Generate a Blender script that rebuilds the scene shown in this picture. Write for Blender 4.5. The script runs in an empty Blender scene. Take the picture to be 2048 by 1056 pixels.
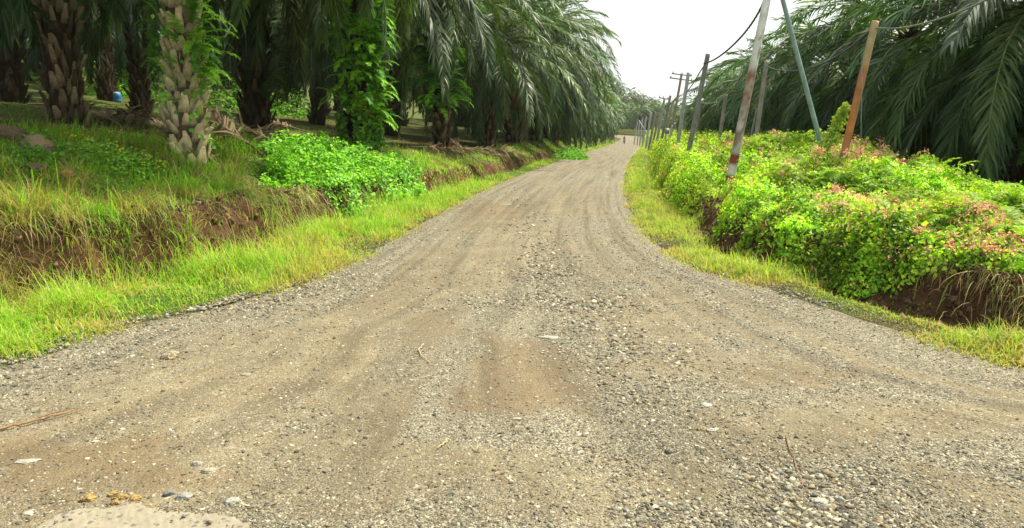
import bpy, math, random
import numpy as np
from mathutils import Vector, Matrix

# ------------------------------------------------------------------ camera, sky, sun, exposure
F_PX = 1480.0; CX = 1024.0; CY = 528.0; CAM_H = 1.7
PITCH = math.atan((CY - 268.0) / F_PX)
SC = bpy.context.scene
COL = SC.collection
cam_d = bpy.data.cameras.new("camera"); cam = bpy.data.objects.new("camera", cam_d); COL.objects.link(cam)
cam.location = (0, 0, CAM_H); cam.rotation_euler = (math.pi / 2 - PITCH, 0, 0)
cam_d.sensor_width = 36; cam_d.lens = 36 * F_PX / 2048; cam_d.clip_end = 3000; cam_d.clip_start = 0.05
SC.camera = cam

SUN_EL, SUN_AZ = 58.0, 62.0      # degrees; azimuth measured from +Y (ahead) towards +X (right)
world = bpy.data.worlds.new("World"); SC.world = world; world.use_nodes = True
nt = world.node_tree; nt.nodes.clear()
sky = nt.nodes.new("ShaderNodeTexSky"); sky.sky_type = 'NISHITA'; sky.sun_disc = False
sky.sun_elevation = math.radians(SUN_EL); sky.sun_rotation = math.radians(SUN_AZ)
sky.air_density = 1.2; sky.dust_density = 6.0; sky.ozone_density = 1.0
hsv = nt.nodes.new("ShaderNodeMix"); hsv.data_type = 'RGBA'; hsv.inputs[0].default_value = 0.72
hsv.inputs[7].default_value = (10.6, 11.0, 10.6, 1)   # thin bright cloud over the whole sky
bg = nt.nodes.new("ShaderNodeBackground"); bg.inputs[1].default_value = 0.066
wo = nt.nodes.new("ShaderNodeOutputWorld")
nt.links.new(sky.outputs[0], hsv.inputs[6]); nt.links.new(hsv.outputs[2], bg.inputs[0]); nt.links.new(bg.outputs[0], wo.inputs[0])
sd = bpy.data.lights.new("sun", 'SUN'); sd.energy = 4.4; sd.angle = math.radians(5); sd.color = (1.0, 0.93, 0.76)
sun = bpy.data.objects.new("sun", sd); COL.objects.link(sun)
el, az = math.radians(SUN_EL), math.radians(SUN_AZ)
sdir = Vector((math.sin(az) * math.cos(el), math.cos(az) * math.cos(el), math.sin(el)))
sun.rotation_euler = sdir.to_track_quat('Z', 'Y').to_euler()
SC.view_settings.view_transform = 'Standard'; SC.view_settings.look = 'None'
SC.view_settings.exposure = 1.14; SC.view_settings.gamma = 1.0
SC.cycles.max_bounces = 6; SC.cycles.diffuse_bounces = 3; SC.cycles.glossy_bounces = 2
SC.cycles.transmission_bounces = 4; SC.cycles.transparent_max_bounces = 8
SC.cycles.use_denoising = True

# ------------------------------------------------------------------ helpers
PI = math.pi
def rngf(seed): return np.random.default_rng(seed)
ST, CT = math.sin(PITCH), math.cos(PITCH)
def ray(px, py):
    u = (px - CX) / F_PX; v = (CY - py) / F_PX
    return np.array([u, CT + v * ST, -ST + v * CT])
def on_ground(px, py, z=0.0):
    r = ray(px, py); t = (z - CAM_H) / r[2]
    return r[0] * t, r[1] * t
def at(px, py, y):
    """world point seen at photo pixel px,py at forward distance y"""
    r = ray(px, py); t = y / r[1]
    return np.array([r[0] * t, y, CAM_H + r[2] * t])

def _h(ix, iy, s):
    n = (ix.astype(np.int64) * 374761393 + iy.astype(np.int64) * 668265263 + s * 2147483647) & 0xffffffff
    n = ((n ^ (n >> 13)) * 1274126177) & 0xffffffff
    return ((n ^ (n >> 16)) & 0xffff) / 65535.0
def vn(x, y, s=0):
    x = np.asarray(x, float); y = np.asarray(y, float)
    ix = np.floor(x); iy = np.floor(y); fx = x - ix; fy = y - iy
    fx = fx * fx * (3 - 2 * fx); fy = fy * fy * (3 - 2 * fy)
    a = _h(ix, iy, s); b = _h(ix + 1, iy, s); c = _h(ix, iy + 1, s); d = _h(ix + 1, iy + 1, s)
    return (a * (1 - fx) + b * fx) * (1 - fy) + (c * (1 - fx) + d * fx) * fy
def fbm(x, y, s=0, o=4):
    r = 0; a = 0.5; t = 0
    for i in range(o):
        r = r + a * vn(x * 2 ** i + 17.3 * i, y * 2 ** i - 9.1 * i, s + i); t += a; a *= 0.5
    return r / t
def ss(e0, e1, x):
    t = np.clip((np.asarray(x, float) - e0) / (e1 - e0), 0, 1); return t * t * (3 - 2 * t)

def new_mesh(name, V, F, mats, C=None, smooth=False, mi=None, uv=None, A=None):
    me = bpy.data.meshes.new(name)
    V = np.ascontiguousarray(V, dtype=np.float32)
    if isinstance(F, (list, tuple)):      # list of face arrays with differing corner counts
        F = [np.asarray(f, dtype=np.int32) for f in F if len(f)]
        loops = np.concatenate([f.ravel() for f in F]); cnt = np.concatenate([np.full(len(f), f.shape[1], np.int32) for f in F])
    else:
        F = np.asarray(F, dtype=np.int32); loops = F.ravel(); cnt = np.full(len(F), F.shape[1], np.int32)
    st = np.concatenate([[0], np.cumsum(cnt)[:-1]]).astype(np.int32)
    me.vertices.add(len(V)); me.vertices.foreach_set("co", V.ravel())
    me.loops.add(len(loops)); me.loops.foreach_set("vertex_index", loops)
    me.polygons.add(len(cnt)); me.polygons.foreach_set("loop_start", st)
    if smooth: me.polygons.foreach_set("use_smooth", np.ones(len(cnt), bool))
    if mi is not None: me.polygons.foreach_set("material_index", np.asarray(mi, np.int32))
    if C is not None:
        a = me.attributes.new("Col", 'FLOAT_COLOR', 'POINT')
        C4 = np.ones((len(V), 4), np.float32); C4[:, :3] = C; a.data.foreach_set("color", C4.ravel())
    if A:
        for k, v in A.items():
            a = me.attributes.new(k, 'FLOAT', 'POINT'); a.data.foreach_set("value", np.asarray(v, np.float32))
    for m in (mats if isinstance(mats, (list, tuple)) else [mats]): me.materials.append(m)
    me.update(calc_edges=True); me.validate()
    return me
def obj(name, me, parent=None, loc=None, rot=None, scale=None):
    o = bpy.data.objects.new(name, me); COL.objects.link(o)
    if parent: o.parent = parent
    if loc is not None: o.location = loc
    if rot is not None: o.rotation_euler = rot
    if scale is not None: o.scale = scale if hasattr(scale, '__len__') else (scale,) * 3
    return o
def tag(o, label=None, cat=None, group=None, kind=None):
    if label: o["label"] = label
    if cat: o["category"] = cat
    if group: o["group"] = group
    if kind: o["kind"] = kind
    return o
def empty(name, loc, rz=0, scale=1):
    o = bpy.data.objects.new(name, None); COL.objects.link(o); o.location = loc; o.rotation_euler = (0, 0, rz); o.scale = (scale,) * 3
    o.empty_display_size = 0.1
    return o

class Geo:
    """collects verts / quads / tris / colours, joined to one mesh"""
    def __init__(s): s.V = []; s.Q = []; s.T = []; s.C = []; s.n = 0; s.mq = []; s.mt = []
    def add(s, V, F, C=(1, 1, 1), m=0):
        V = np.asarray(V, float).reshape(-1, 3); F = np.asarray(F, int)
        s.V.append(V); C = np.asarray(C, float)
        s.C.append(np.broadcast_to(C, V.shape) if C.ndim == 1 else C)
        if F.shape[1] == 4: s.Q.append(F + s.n); s.mq.append(np.full(len(F), m))
        else: s.T.append(F + s.n); s.mt.append(np.full(len(F), m))
        s.n += len(V)
    def data(s):
        return (np.concatenate(s.V), np.concatenate(s.Q) if s.Q else np.zeros((0, 4), int),
                np.concatenate(s.T) if s.T else np.zeros((0, 3), int), np.concatenate(s.C))
    def mesh(s, name, mats, smooth=False):
        V, Q, T, C = s.data()
        return new_mesh(name, V, [Q, T], mats, C, smooth, np.concatenate(s.mq + s.mt) if (s.mq or s.mt) else None)

def scatter(TV, TF, P, R, S, C, TC=None):
    """copies of one template as plain arrays. P (N,3) R (N,3,3) S (N,) or (N,3) C (N,3)"""
    N = len(P); n = len(TV); S = np.asarray(S, float)
    if S.ndim == 1: S = np.repeat(S[:, None], 3, 1)
    V = np.einsum('nij,nkj->nki', R, TV[None] * S[:, None, :]) + P[:, None, :]
    F = (TF[None] + (np.arange(N) * n)[:, None, None]).reshape(-1, TF.shape[1])
    CC = np.repeat(C, n, 0)
    if TC is not None: CC = CC * np.tile(TC, (N, 1))
    return V.reshape(-1, 3), F, CC
def rot_yt(yaw, tilt, roll=None):
    """tilt about local X then yaw about Z"""
    c, s = np.cos(tilt), np.sin(tilt); N = len(yaw); z = np.zeros(N); o = np.ones(N)
    Rx = np.stack([np.stack([o, z, z], -1), np.stack([z, c, -s], -1), np.stack([z, s, c], -1)], 1)
    c, s = np.cos(yaw), np.sin(yaw)
    Rz = np.stack([np.stack([c, -s, z], -1), np.stack([s, c, z], -1), np.stack([z, z, o], -1)], 1)
    R = np.einsum('nij,njk->nik', Rz, Rx)
    if roll is not None:
        c, s = np.cos(roll), np.sin(roll)
        Rr = np.stack([np.stack([c, -s, z], -1), np.stack([s, c, z], -1), np.stack([z, z, o], -1)], 1)
        R = np.einsum('nij,njk->nik', R, Rr)
    return R
def nrm(v): return v / (np.linalg.norm(v, axis=-1, keepdims=True) + 1e-9)

def tube(pts, rad, k=8, cap=True):
    pts = np.asarray(pts, float); n = len(pts); rad = np.broadcast_to(np.asarray(rad, float), (n,))
    T = nrm(np.gradient(pts, axis=0)); ref = np.array([0, 0, 1.0]) if abs(T[:, 2]).mean() < 0.9 else np.array([1.0, 0, 0])
    A = nrm(np.cross(T, ref)); B = np.cross(T, A)
    th = np.arange(k) * 2 * PI / k
    V = pts[:, None] + rad[:, None, None] * (A[:, None] * np.cos(th)[None, :, None] + B[:, None] * np.sin(th)[None, :, None])
    V = V.reshape(-1, 3); i = np.arange(n - 1)[:, None] * k; j = np.arange(k)[None]; j2 = (j + 1) % k
    Q = np.stack([i + j, i + j2, i + k + j2, i + k + j], -1).reshape(-1, 4)
    T3 = np.zeros((0, 3), int)
    if cap:
        V = np.concatenate([V, pts[:1], pts[-1:]]); a = n * k
        j = np.arange(k); j2 = (j + 1) % k
        T3 = np.concatenate([np.stack([j2, j, np.full(k, a)], -1), np.stack([(n - 1) * k + j, (n - 1) * k + j2, np.full(k, a + 1)], -1)])
    return V, Q, T3
def add_tube(g, pts, rad, k=8, C=(1, 1, 1), m=0):
    V, Q, T = tube(pts, rad, k); n0 = g.n
    g.add(V, Q, C, m)
    if len(T): g.T.append(T + n0); g.mt.append(np.full(len(T), m))
def add_box(g, c, s, C=(1, 1, 1), R=None, m=0):
    x = np.array([[-1, -1, -1], [1, -1, -1], [1, 1, -1], [-1, 1, -1], [-1, -1, 1], [1, -1, 1], [1, 1, 1], [-1, 1, 1]], float) * np.asarray(s) / 2
    if R is not None: x = x @ np.asarray(R).T
    g.add(x + np.asarray(c), [[0, 3, 2, 1], [4, 5, 6, 7], [0, 1, 5, 4], [1, 2, 6, 5], [2, 3, 7, 6], [3, 0, 4, 7]], C, m)

def ico(sub=1):
    t = (1 + 5 ** 0.5) / 2
    V = np.array([[-1, t, 0], [1, t, 0], [-1, -t, 0], [1, -t, 0], [0, -1, t], [0, 1, t], [0, -1, -t], [0, 1, -t], [t, 0, -1], [t, 0, 1], [-t, 0, -1], [-t, 0, 1]], float)
    F = [[0, 11, 5], [0, 5, 1], [0, 1, 7], [0, 7, 10], [0, 10, 11], [1, 5, 9], [5, 11, 4], [11, 10, 2], [10, 7, 6], [7, 1, 8], [3, 9, 4], [3, 4, 2], [3, 2, 6], [3, 6, 8], [3, 8, 9], [4, 9, 5], [2, 4, 11], [6, 2, 10], [8, 6, 7], [9, 8, 1]]
    V = list(map(tuple, nrm(V)))
    for _ in range(sub):
        cache = {}; F2 = []
        def mid(a, b):
            k = (min(a, b), max(a, b))
            if k not in cache:
                m = np.array(V[a]) + np.array(V[b]); V.append(tuple(m / np.linalg.norm(m))); cache[k] = len(V) - 1
            return cache[k]
        for a, b, c in F:
            ab, bc, ca = mid(a, b), mid(b, c), mid(c, a); F2 += [[a, ab, ca], [b, bc, ab], [c, ca, bc], [ab, bc, ca]]
        F = F2
    return np.array(V), np.array(F)
def rock_template(seed, sub=1, rough=0.25, cuts=7):
    V, F = ico(sub); r = rngf(seed)
    for _ in range(cuts):      # planar cuts give broken-stone facets
        n = nrm(r.normal(size=3)); d = r.uniform(0.55, 0.9)
        h = V @ n; V = np.where((h > d)[:, None], V - (h - d)[:, None] * n * 0.9, V)
    V = V * (1 + r.uniform(-rough, rough, (len(V), 1)) * 0.35)
    return V, F

# ------------------------------------------------------------------ node material helpers
def mat(name):
    m = bpy.data.materials.new(name); m.use_nodes = True; t = m.node_tree; t.nodes.clear()
    return m, t
def N(t, kind, **kw):
    n = t.nodes.new(kind)
    for k, v in kw.items():
        if k == 'inp':
            for a, b in v.items():
                if isinstance(b, bpy.types.NodeSocket): t.links.new(b, n.inputs[a])
                else: n.inputs[a].default_value = b
        else: setattr(n, k, v)
    return n
def mixc(t, f, a, b, blend='MIX'):
    n = t.nodes.new("ShaderNodeMix"); n.data_type = 'RGBA'; n.blend_type = blend
    for i, v in ((0, f), (6, a), (7, b)):
        if isinstance(v, bpy.types.NodeSocket): t.links.new(v, n.inputs[i])
        else: n.inputs[i].default_value = v if i == 0 else (*v[:3], 1)
    return n.outputs[2]
def math_(t, op, a, b=0.0, clamp=False):
    n = t.nodes.new("ShaderNodeMath"); n.operation = op; n.use_clamp = clamp
    for i, v in ((0, a), (1, b)):
        if isinstance(v, bpy.types.NodeSocket): t.links.new(v, n.inputs[i])
        else: n.inputs[i].default_value = v
    return n.outputs[0]
def ramp(t, f, stops):
    n = t.nodes.new("ShaderNodeValToRGB"); e = n.color_ramp.elements
    while len(e) < len(stops): e.new(0.5)
    for i, (p, c) in enumerate(stops):
        e[i].position = p; e[i].color = (*c, 1) if hasattr(c, '__len__') else (c, c, c, 1)
    t.links.new(f, n.inputs[0]); return n.outputs[0]
def noise(t, scale, detail=4, vec=None, rough=0.6):
    n = N(t, "ShaderNodeTexNoise", inp={'Scale': scale, 'Detail': detail, 'Roughness': rough})
    if vec is not None: t.links.new(vec, n.inputs['Vector'])
    return n.outputs[0]
def attr(t, name, out=0):
    n = t.nodes.new("ShaderNodeAttribute"); n.attribute_name = name; return n.outputs[out]
def gpos(t): return t.nodes.new("ShaderNodeNewGeometry").outputs[0]
def output(t, sh, disp=None):
    o = t.nodes.new("ShaderNodeOutputMaterial"); t.links.new(sh, o.inputs[0])

def leaf_mat(name, trans=0.35, rough=0.5, spec=0.35, tint=1.25):
    m, t = mat(name)
    c = attr(t, "Col", 0)
    oi = t.nodes.new("ShaderNodeObjectInfo").outputs['Random']
    hs = N(t, "ShaderNodeHueSaturation", inp={'Color': c, 'Hue': math_(t, 'ADD', 0.488, math_(t, 'MULTIPLY', oi, 0.024)), 'Value': math_(t, 'ADD', 0.85, math_(t, 'MULTIPLY', oi, 0.3))}).outputs[0]
    p = N(t, "ShaderNodeBsdfPrincipled", inp={'Base Color': hs, 'Roughness': rough, 'Specular IOR Level': spec})
    tc = mixc(t, 1.0, hs, (tint, tint * 1.05, 0.55), 'MULTIPLY')
    tr = N(t, "ShaderNodeBsdfTranslucent", inp={'Color': tc})
    mx = N(t, "ShaderNodeMixShader", inp={0: trans, 1: p.outputs[0], 2: tr.outputs[0]})
    output(t, mx.outputs[0]); return m
def plain_mat(name, rough=0.8, spec=0.3, bump=0.0, bscale=30, nvar=0.3, nscale=8, metal=0.0):
    """vertex colour, broken up by noise"""
    m, t = mat(name)
    c = attr(t, "Col", 0); co = N(t, "ShaderNodeTexCoord").outputs['Object']
    n = noise(t, nscale, 6, co)
    c2 = mixc(t, 1.0, c, ramp(t, n, [(0.25, 1 - nvar), (0.75, 1 + nvar)]), 'MULTIPLY')
    p = N(t, "ShaderNodeBsdfPrincipled", inp={'Base Color': c2, 'Roughness': rough, 'Specular IOR Level': spec, 'Metallic': metal})
    if bump:
        b = N(t, "ShaderNodeBump", inp={'Strength': bump, 'Distance': 0.01, 'Height': noise(t, bscale, 6, co)})
        t.links.new(b.outputs[0], p.inputs['Normal'])
    output(t, p.outputs[0]); return m

M_frond = leaf_mat("palm_frond", 0.25, 0.48, 0.32)
M_dead = leaf_mat("dead_frond", 0.15, 0.8, 0.1, 1.0)
M_grass = leaf_mat("grass_blade", 0.42, 0.55, 0.25, 1.3)
M_leaf = leaf_mat("vine_leaf", 0.38, 0.5, 0.3, 1.3)
M_fern = leaf_mat("fern_leaf", 0.4, 0.55, 0.25, 1.3)
M_flower = leaf_mat("flower_petal", 0.35, 0.7, 0.1, 1.1)
M_bark = plain_mat("palm_bark", 0.9, 0.15, 0.6, 40, 0.45, 9)
M_wood = plain_mat("pole_wood", 0.85, 0.2, 0.5, 35, 0.3, 5)
M_rock = plain_mat("rock_stone", 0.9, 0.2, 0.9, 90, 0.4, 55)
M_metal = plain_mat("painted_metal", 0.5, 0.5, 0.1, 20, 0.15, 6)

# ------------------------------------------------------------------ road edges and terrain heights
def zroad(y):
    return np.interp(y, [-50, 60, 165, 195, 230, 300, 700], [0, 0, -0.42, 0.15, 1.35, 2.2, 2.5])
LE = [on_ground(*p) for p in [(0, 738), (110, 708), (200, 665), (320, 640), (430, 620), (520, 590), (610, 570), (660, 545), (740, 512), (785, 482), (835, 455), (905, 415), (960, 385), (1050, 347)]]
LE = [(-40, -4), (-9, 1.5), (-5.6, 3.6)] + LE + [(1.85, 40), (3.8, 53), (8.7, 82), (15.6, 124), (24.8, 180), (29.5, 200), (30.0, 212), (22, 222), (0, 228), (-60, 232)]
RE = [on_ground(*p) for p in [(2048, 742), (1900, 695), (1750, 652), (1600, 603), (1500, 567), (1400, 543), (1340, 512), (1287, 475), (1265, 440), (1250, 410), (1243, 360)]]
RE = [(40, -3), (12, 1.0), (6.6, 3.4)] + RE + [(6.2, 40.5), (9.6, 60), (14.9, 88), (20.5, 120), (30.5, 180), (36.0, 210), (37.0, 224), (30, 233), (5, 238), (-60, 243)]
LE = np.array(LE); RE = np.array(RE)
def chaikin(P, k=2):
    for _ in range(k):
        a = P[:-1] * 0.75 + P[1:] * 0.25; b = P[:-1] * 0.25 + P[1:] * 0.75
        P = np.concatenate([P[:1], np.stack([a, b], 1).reshape(-1, 2), P[-1:]])
    return P
LE = chaikin(LE, 1); RE = chaikin(RE, 1)
def xl(y): return np.interp(y, LE[:, 1], LE[:, 0])
def xr(y): return np.interp(y, RE[:, 1], RE[:, 0])
def pdist(P, x, y):
    d = np.full(x.shape, 1e9)
    for a, b in zip(P[:-1], P[1:]):
        ab = b - a; t = np.clip(((x - a[0]) * ab[0] + (y - a[1]) * ab[1]) / (ab @ ab), 0, 1)
        d = np.minimum(d, np.hypot(x - a[0] - t * ab[0], y - a[1] - t * ab[1]))
    return d
def sdl(x, y):
    x = np.asarray(x, float); y = np.asarray(y, float); return np.where(x < xl(y), 1, -1) * pdist(LE, x, y)
def sdr(x, y):
    x = np.asarray(x, float); y = np.asarray(y, float); return np.where(x > xr(y), 1, -1) * pdist(RE, x, y)
def verge_l(y): return np.interp(y, [4, 8, 14, 17, 21, 60], [1.5, 1.75, 1.7, 1.3, 1.0, 1.2])
def verge_r(y): return np.interp(y, [4, 8, 14, 30, 60], [1.0, 0.95, 1.15, 1.3, 1.6])
def H(x, y, detail=True):
    x = np.asarray(x, float); y = np.asarray(y, float)
    u = sdl(x, y); w = sdr(x, y); z0 = zroad(y)
    # left bank
    wob = (fbm(x * 0.9, y * 0.9, 5) - 0.5) * 0.9
    fine = (fbm(x * 4, y * 4, 9) - 0.5)
    vw = verge_l(y) + wob * 0.7 + fine * 0.25
    fh = np.interp(y, [4, 8, 12, 15, 20, 30, 80, 200], [.72, .84, .66, .55, .62, .45, .35, .3]) * (1 + wob * 0.4)
    th = np.interp(y, [4, 9, 13, 22, 31, 60, 200], [1.35, 1.38, 1.3, 1.12, .88, 1.2, 1.3])
    sw = np.interp(y, [4, 14, 20, 40], [2.6, 2.0, 1.3, 1.2])
    ul = u - vw
    zl = 0.04 * ss(0.0, 0.6, u) - 0.10 * ss(-0.6, -0.05, ul) * (1 - ss(-0.05, 0.2, ul))
    zl = zl + fh * ss(-0.05, 0.28, ul) + (th - fh) * (1 - (1 - ss(0.2, 0.2 + sw * 1.2, ul)) ** 1.0) + 0.12 * np.clip(ul - sw - 0.2, 0, 60)
    zl = zl + (fbm(x * 0.35, y * 0.35, 21) - 0.5) * 0.35 * ss(2, 6, u)
    hill = 62 * np.exp(-((x + 120) / 90) ** 2 - ((y - 330) / 150) ** 2)
    zl = zl + hill * ss(25, 60, u)
    # right bank
    wobr = (fbm(x * 0.8 + 40, y * 0.8, 6) - 0.5) * 0.9
    vr = verge_r(y) + wobr * 0.5 + fine * 0.15
    wl = w - vr
    thr = np.interp(y, [4, 9, 12, 15, 22, 60, 150, 220], [.46, .46, .58, .74, .78, 1.1, 2.0, 1.6])
    zr = 0.03 * ss(0, .5, w) - 0.13 * ss(-0.55, -0.15, wl) * (1 - ss(-0.1, 0.2, wl))
    zr = zr + 0.42 * ss(-0.05, 0.35, wl) + (thr - 0.42) * ss(0.3, 2.4, wl)
    zr = zr - (thr + 0.15) * ss(3.6, 6.5, wl) + (fbm(x * 0.4, y * 0.4, 33) - 0.5) * 0.25 * ss(1, 3, w)
    z = np.where(u > 0, zl, np.where(w > 0, zr, 0.0))
    endh = 0 * y
    hill2 = 58 * np.exp(-((x + 12) / 52) ** 2 - ((y - 350) / 110) ** 2) * ss(252, 330, y) * (1 - ss(25, 60, u))
    z = z + z0 + endh + hill2
    inside = (u <= 0) & (w <= 0)
    if detail:
        face = (ss(-.3, 0, ul) * (1 - ss(.4, .8, ul)) + ss(-.3, 0, wl) * (1 - ss(.4, .8, wl))) * (y < 60)
        z = z + np.where(inside, 0, face * (fbm(x * 6, y * 6, 12) - .5) * .22 + fine * 0.05 + (fbm(x * 13, y * 13, 11) - 0.5) * 0.05 * ss(0, 0.5, np.maximum(u, w)))
    return z, inside, u, w, ul, wl
def Hz(x, y): return H(np.atleast_1d(x), np.atleast_1d(y))[0]
def Hs(x, y): return float(Hz(x, y)[0])
def normal_at(x, y, e=0.12):
    zx = (H(x + e, y)[0] - H(x - e, y)[0]) / (2 * e); zy = (H(x, y + e)[0] - H(x, y - e)[0]) / (2 * e)
    return nrm(np.stack([-zx, -zy, np.ones_like(zx)], -1))

def road_micro(x, y):
    """ruts and hollows of the road surface"""
    wdt = np.maximum(xr(y) - xl(y), 0.5); a = (x - xl(y)) / wdt
    r = -0.02 * np.exp(-((a - 0.36) / 0.07) ** 2) - 0.02 * np.exp(-((a - 0.66) / 0.07) ** 2)
    r = r * ss(6, 12, y)
    r = r + (fbm(x * 0.7, y * 0.4, 51) - 0.5) * 0.07 + (fbm(x * 3, y * 2, 52) - 0.5) * 0.02
    return r * ss(0, 0.5, -sdl(x, y)) * ss(0, 0.5, -sdr(x, y))
def ell(x, y, px, py, rx, ry, soft=0.5):
    cx, cy = on_ground(px, py); w = fbm(x * 2.5, y * 2.5, 77, 5) * 2.0 - 1.0
    d = np.hypot((x - cx) / rx, (y - cy) / ry) + w
    return 1 - ss(1 - soft, 1 + soft, d)
def damp_mask(x, y):
    m = 0.0 * x
    A1, A2, A3, A4 = [np.array(on_ground(*p)) for p in ((868, 822), (1196, 824), (1108, 690), (985, 668))]
    dd = np.full(x.shape, -9.0)
    for a_, b_ in ((A1, A2), (A2, A3), (A3, A4), (A4, A1)):
        n_ = np.array([(b_ - a_)[1], -(b_ - a_)[0]]); n_ = n_ / np.hypot(*n_); dd = np.maximum(dd, (x - a_[0]) * n_[0] + (y - a_[1]) * n_[1])
    m = .9 * (1 - ss(-.16, .10, dd + (fbm(x * 4, y * 4, 78, 5) - .5) * .45))
    for (px, py, rx, ry, s, a) in [(270, 885, .30, .16, .3, .9), (90, 905, .6, .2, .35, .9), (190, 955, .6, .16, .35, .8), (1600, 745, .5, .25, .4, .5), (980, 420, .7, 2.2, .4, .7), (870, 640, .2, .7, .4, .5), (1560, 900, .5, .16, .4, .5)]:
        m = np.maximum(m, a * ell(x, y, px, py, rx, ry, s))
    aa = (x - xl(y)) / np.maximum(xr(y) - xl(y), .5) + .02 * np.sin(y * .35)
    tl = sum(w_ * np.exp(-((aa - c_) / k_) ** 2) for c_, k_, w_ in ((.86, .009, .8), (.90, .008, .5), (.62, .02, .35), (.38, .02, .35), (.74, .01, .4)))
    return np.maximum(m, tl * ss(5, 10, y) * (1 - ss(40, 60, y)) * (.3 + .7 * ss(.35, .55, fbm(x * .7, y * .35, 79))))
def dirt_mask(x, y):
    m = 0.0 * x
    for (px, py, rx, ry, s, a) in [(1050, 760, .4, .35, .45, .6), (1075, 960, .5, .5, .5, .7), (60, 905, .9, .30, .35, 1), (270, 885, .35, .22, .3, .9), (200, 960, .8, .25, .35, .9), (620, 900, .5, .22, .4, .8),
                                   (1480, 740, .8, .35, .4, .7), (1300, 640, .5, 1.1, .4, .8), (1620, 840, .6, .3, .4, .8), (1850, 830, .6, .3, .4, .9), (900, 920, .5, .25, .4, .8), (1350, 980, .4, .25, .4, .8), (780, 980, .5, .22, .4, .7), (1100, 1000, .5, .25, .4, .7),
                                   (860, 640, .3, .9, .4, .6), (700, 690, .35, .5, .4, .55), (420, 780, .5, .4, .5, .5), (900, 560, .4, 1.3, .4, .5), (1000, 430, 1.0, 3.0, .4, .75), (1150, 395, 1.3, 4.5, .4, .6), (1180, 540, .3, 3.0, .5, .5)]:
        m = np.maximum(m, a * ell(x, y, px, py, rx, ry, s))
    m = np.maximum(m, 0.7 * ss(0.52, 0.66, fbm(x * 0.55 + 3, y * 0.3 - 8, 61, 4)))
    wdt = np.maximum(xr(y) - xl(y), 0.5); a = (x - xl(y)) / wdt
    tr = np.exp(-((a - 0.36) / 0.08) ** 2) + np.exp(-((a - 0.66) / 0.08) ** 2)
    m = np.maximum(m, 0.5 * tr * ss(7, 14, y) * (0.4 + fbm(x, y * 0.3, 71)))
    m = np.maximum(m * .9, .72 * ss(.52, .64, fbm(a * 13, y * .16 + 3, 73, 3)) * (.3 + .8 * ss(.35, .6, fbm(x * .8, y * .5, 74))))
    m = m * ss(0.1, 0.9, -sdl(x, y)) * ss(0.1, 0.7, -sdr(x, y))
    return np.clip(m, 0, 1)

# ---- ground sheet
ys = np.concatenate([np.arange(-30, 2, 1.0), np.arange(2, 26, 0.085), np.arange(26, 80, 0.4), np.arange(80, 240, 1.5), np.arange(240, 900, 12)])
ul_ = np.concatenate([np.arange(0, 6.5, 0.07), np.arange(6.5, 20, 0.35), np.arange(20, 90, 2.0), np.arange(90, 700, 20)])
X = []
A_, B_ = xl(ys), xr(ys); cap = ss(3.2, 5, ys)
for v in ul_[::-1]: X.append(A_ - v)
for k in range(1, 12): X.append(A_ + (B_ - A_) * k / 12)
for v in ul_: X.append(B_ + v)
X = np.array(X).T; Y = np.repeat(ys[:, None], X.shape[1], 1)
Z, ins, U, W, UL, WL = H(X, Y)
Z = np.where(ins, Z - 0.06, Z)
nr, nc = X.shape
i = np.arange(nr - 1)[:, None] * nc; j = np.arange(nc - 1)[None]
GF = np.stack([i + j, i + j + 1, i + nc + j + 1, i + nc + j], -1).reshape(-1, 4)
# how grassy each place is: the cut faces are bare earth
wn = fbm(X * 1.3, Y * 1.3, 88)
bare_l = (1 - ss(50, 90, Y)) * ss(-0.15, 0.0, UL) * (1 - ss(0.25, 0.55 + 0.6 * wn, UL))
bare_r = (1 - ss(40, 70, Y)) * ss(-0.35, -0.1, WL) * (1 - ss(0.4, 0.8, WL))
green = np.where(U > 0, 1 - bare_l, np.where(W > 0, 1 - bare_r, 0.0))
green = green * (0.35 + 0.65 * ss(0.3, 0.6, fbm(X * 0.8, Y * 0.8, 90)))
gm, t = mat("ground_soil"); P_ = gpos(t)
n1 = noise(t, 3.0, 8, P_); n2 = noise(t, 22, 6, P_, .7); n3 = noise(t, 0.6, 4, P_)
soil = ramp(t, n1, [(0.25, (.030, .017, .009)), (0.5, (.075, .040, .020)), (0.75, (.15, .085, .042))])
grs = ramp(t, n2, [(0.3, (.03, .045, .010)), (0.55, (.06, .11, .016)), (0.75, (.10, .12, .03))])
f = math_(t, 'MULTIPLY', attr(t, "green", 2), ramp(t, n3, [(0.3, 0.7), (0.6, 1.0)]), True)
c = mixc(t, f, soil, grs)
b = N(t, "ShaderNodeBump", inp={'Strength': 0.9, 'Distance': 0.05, 'Height': noise(t, 14, 8, P_, .7)})
p = N(t, "ShaderNodeBsdfPrincipled", inp={'Base Color': c, 'Roughness': 0.95, 'Specular IOR Level': 0.1, 'Normal': b.outputs[0]})
output(t, p.outputs[0])
g = obj("ground", new_mesh("ground", np.stack([X, Y, Z], -1).reshape(-1, 3), GF, gm, None, True, A={"green": green.ravel()}))
tag(g, kind="structure")

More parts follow.
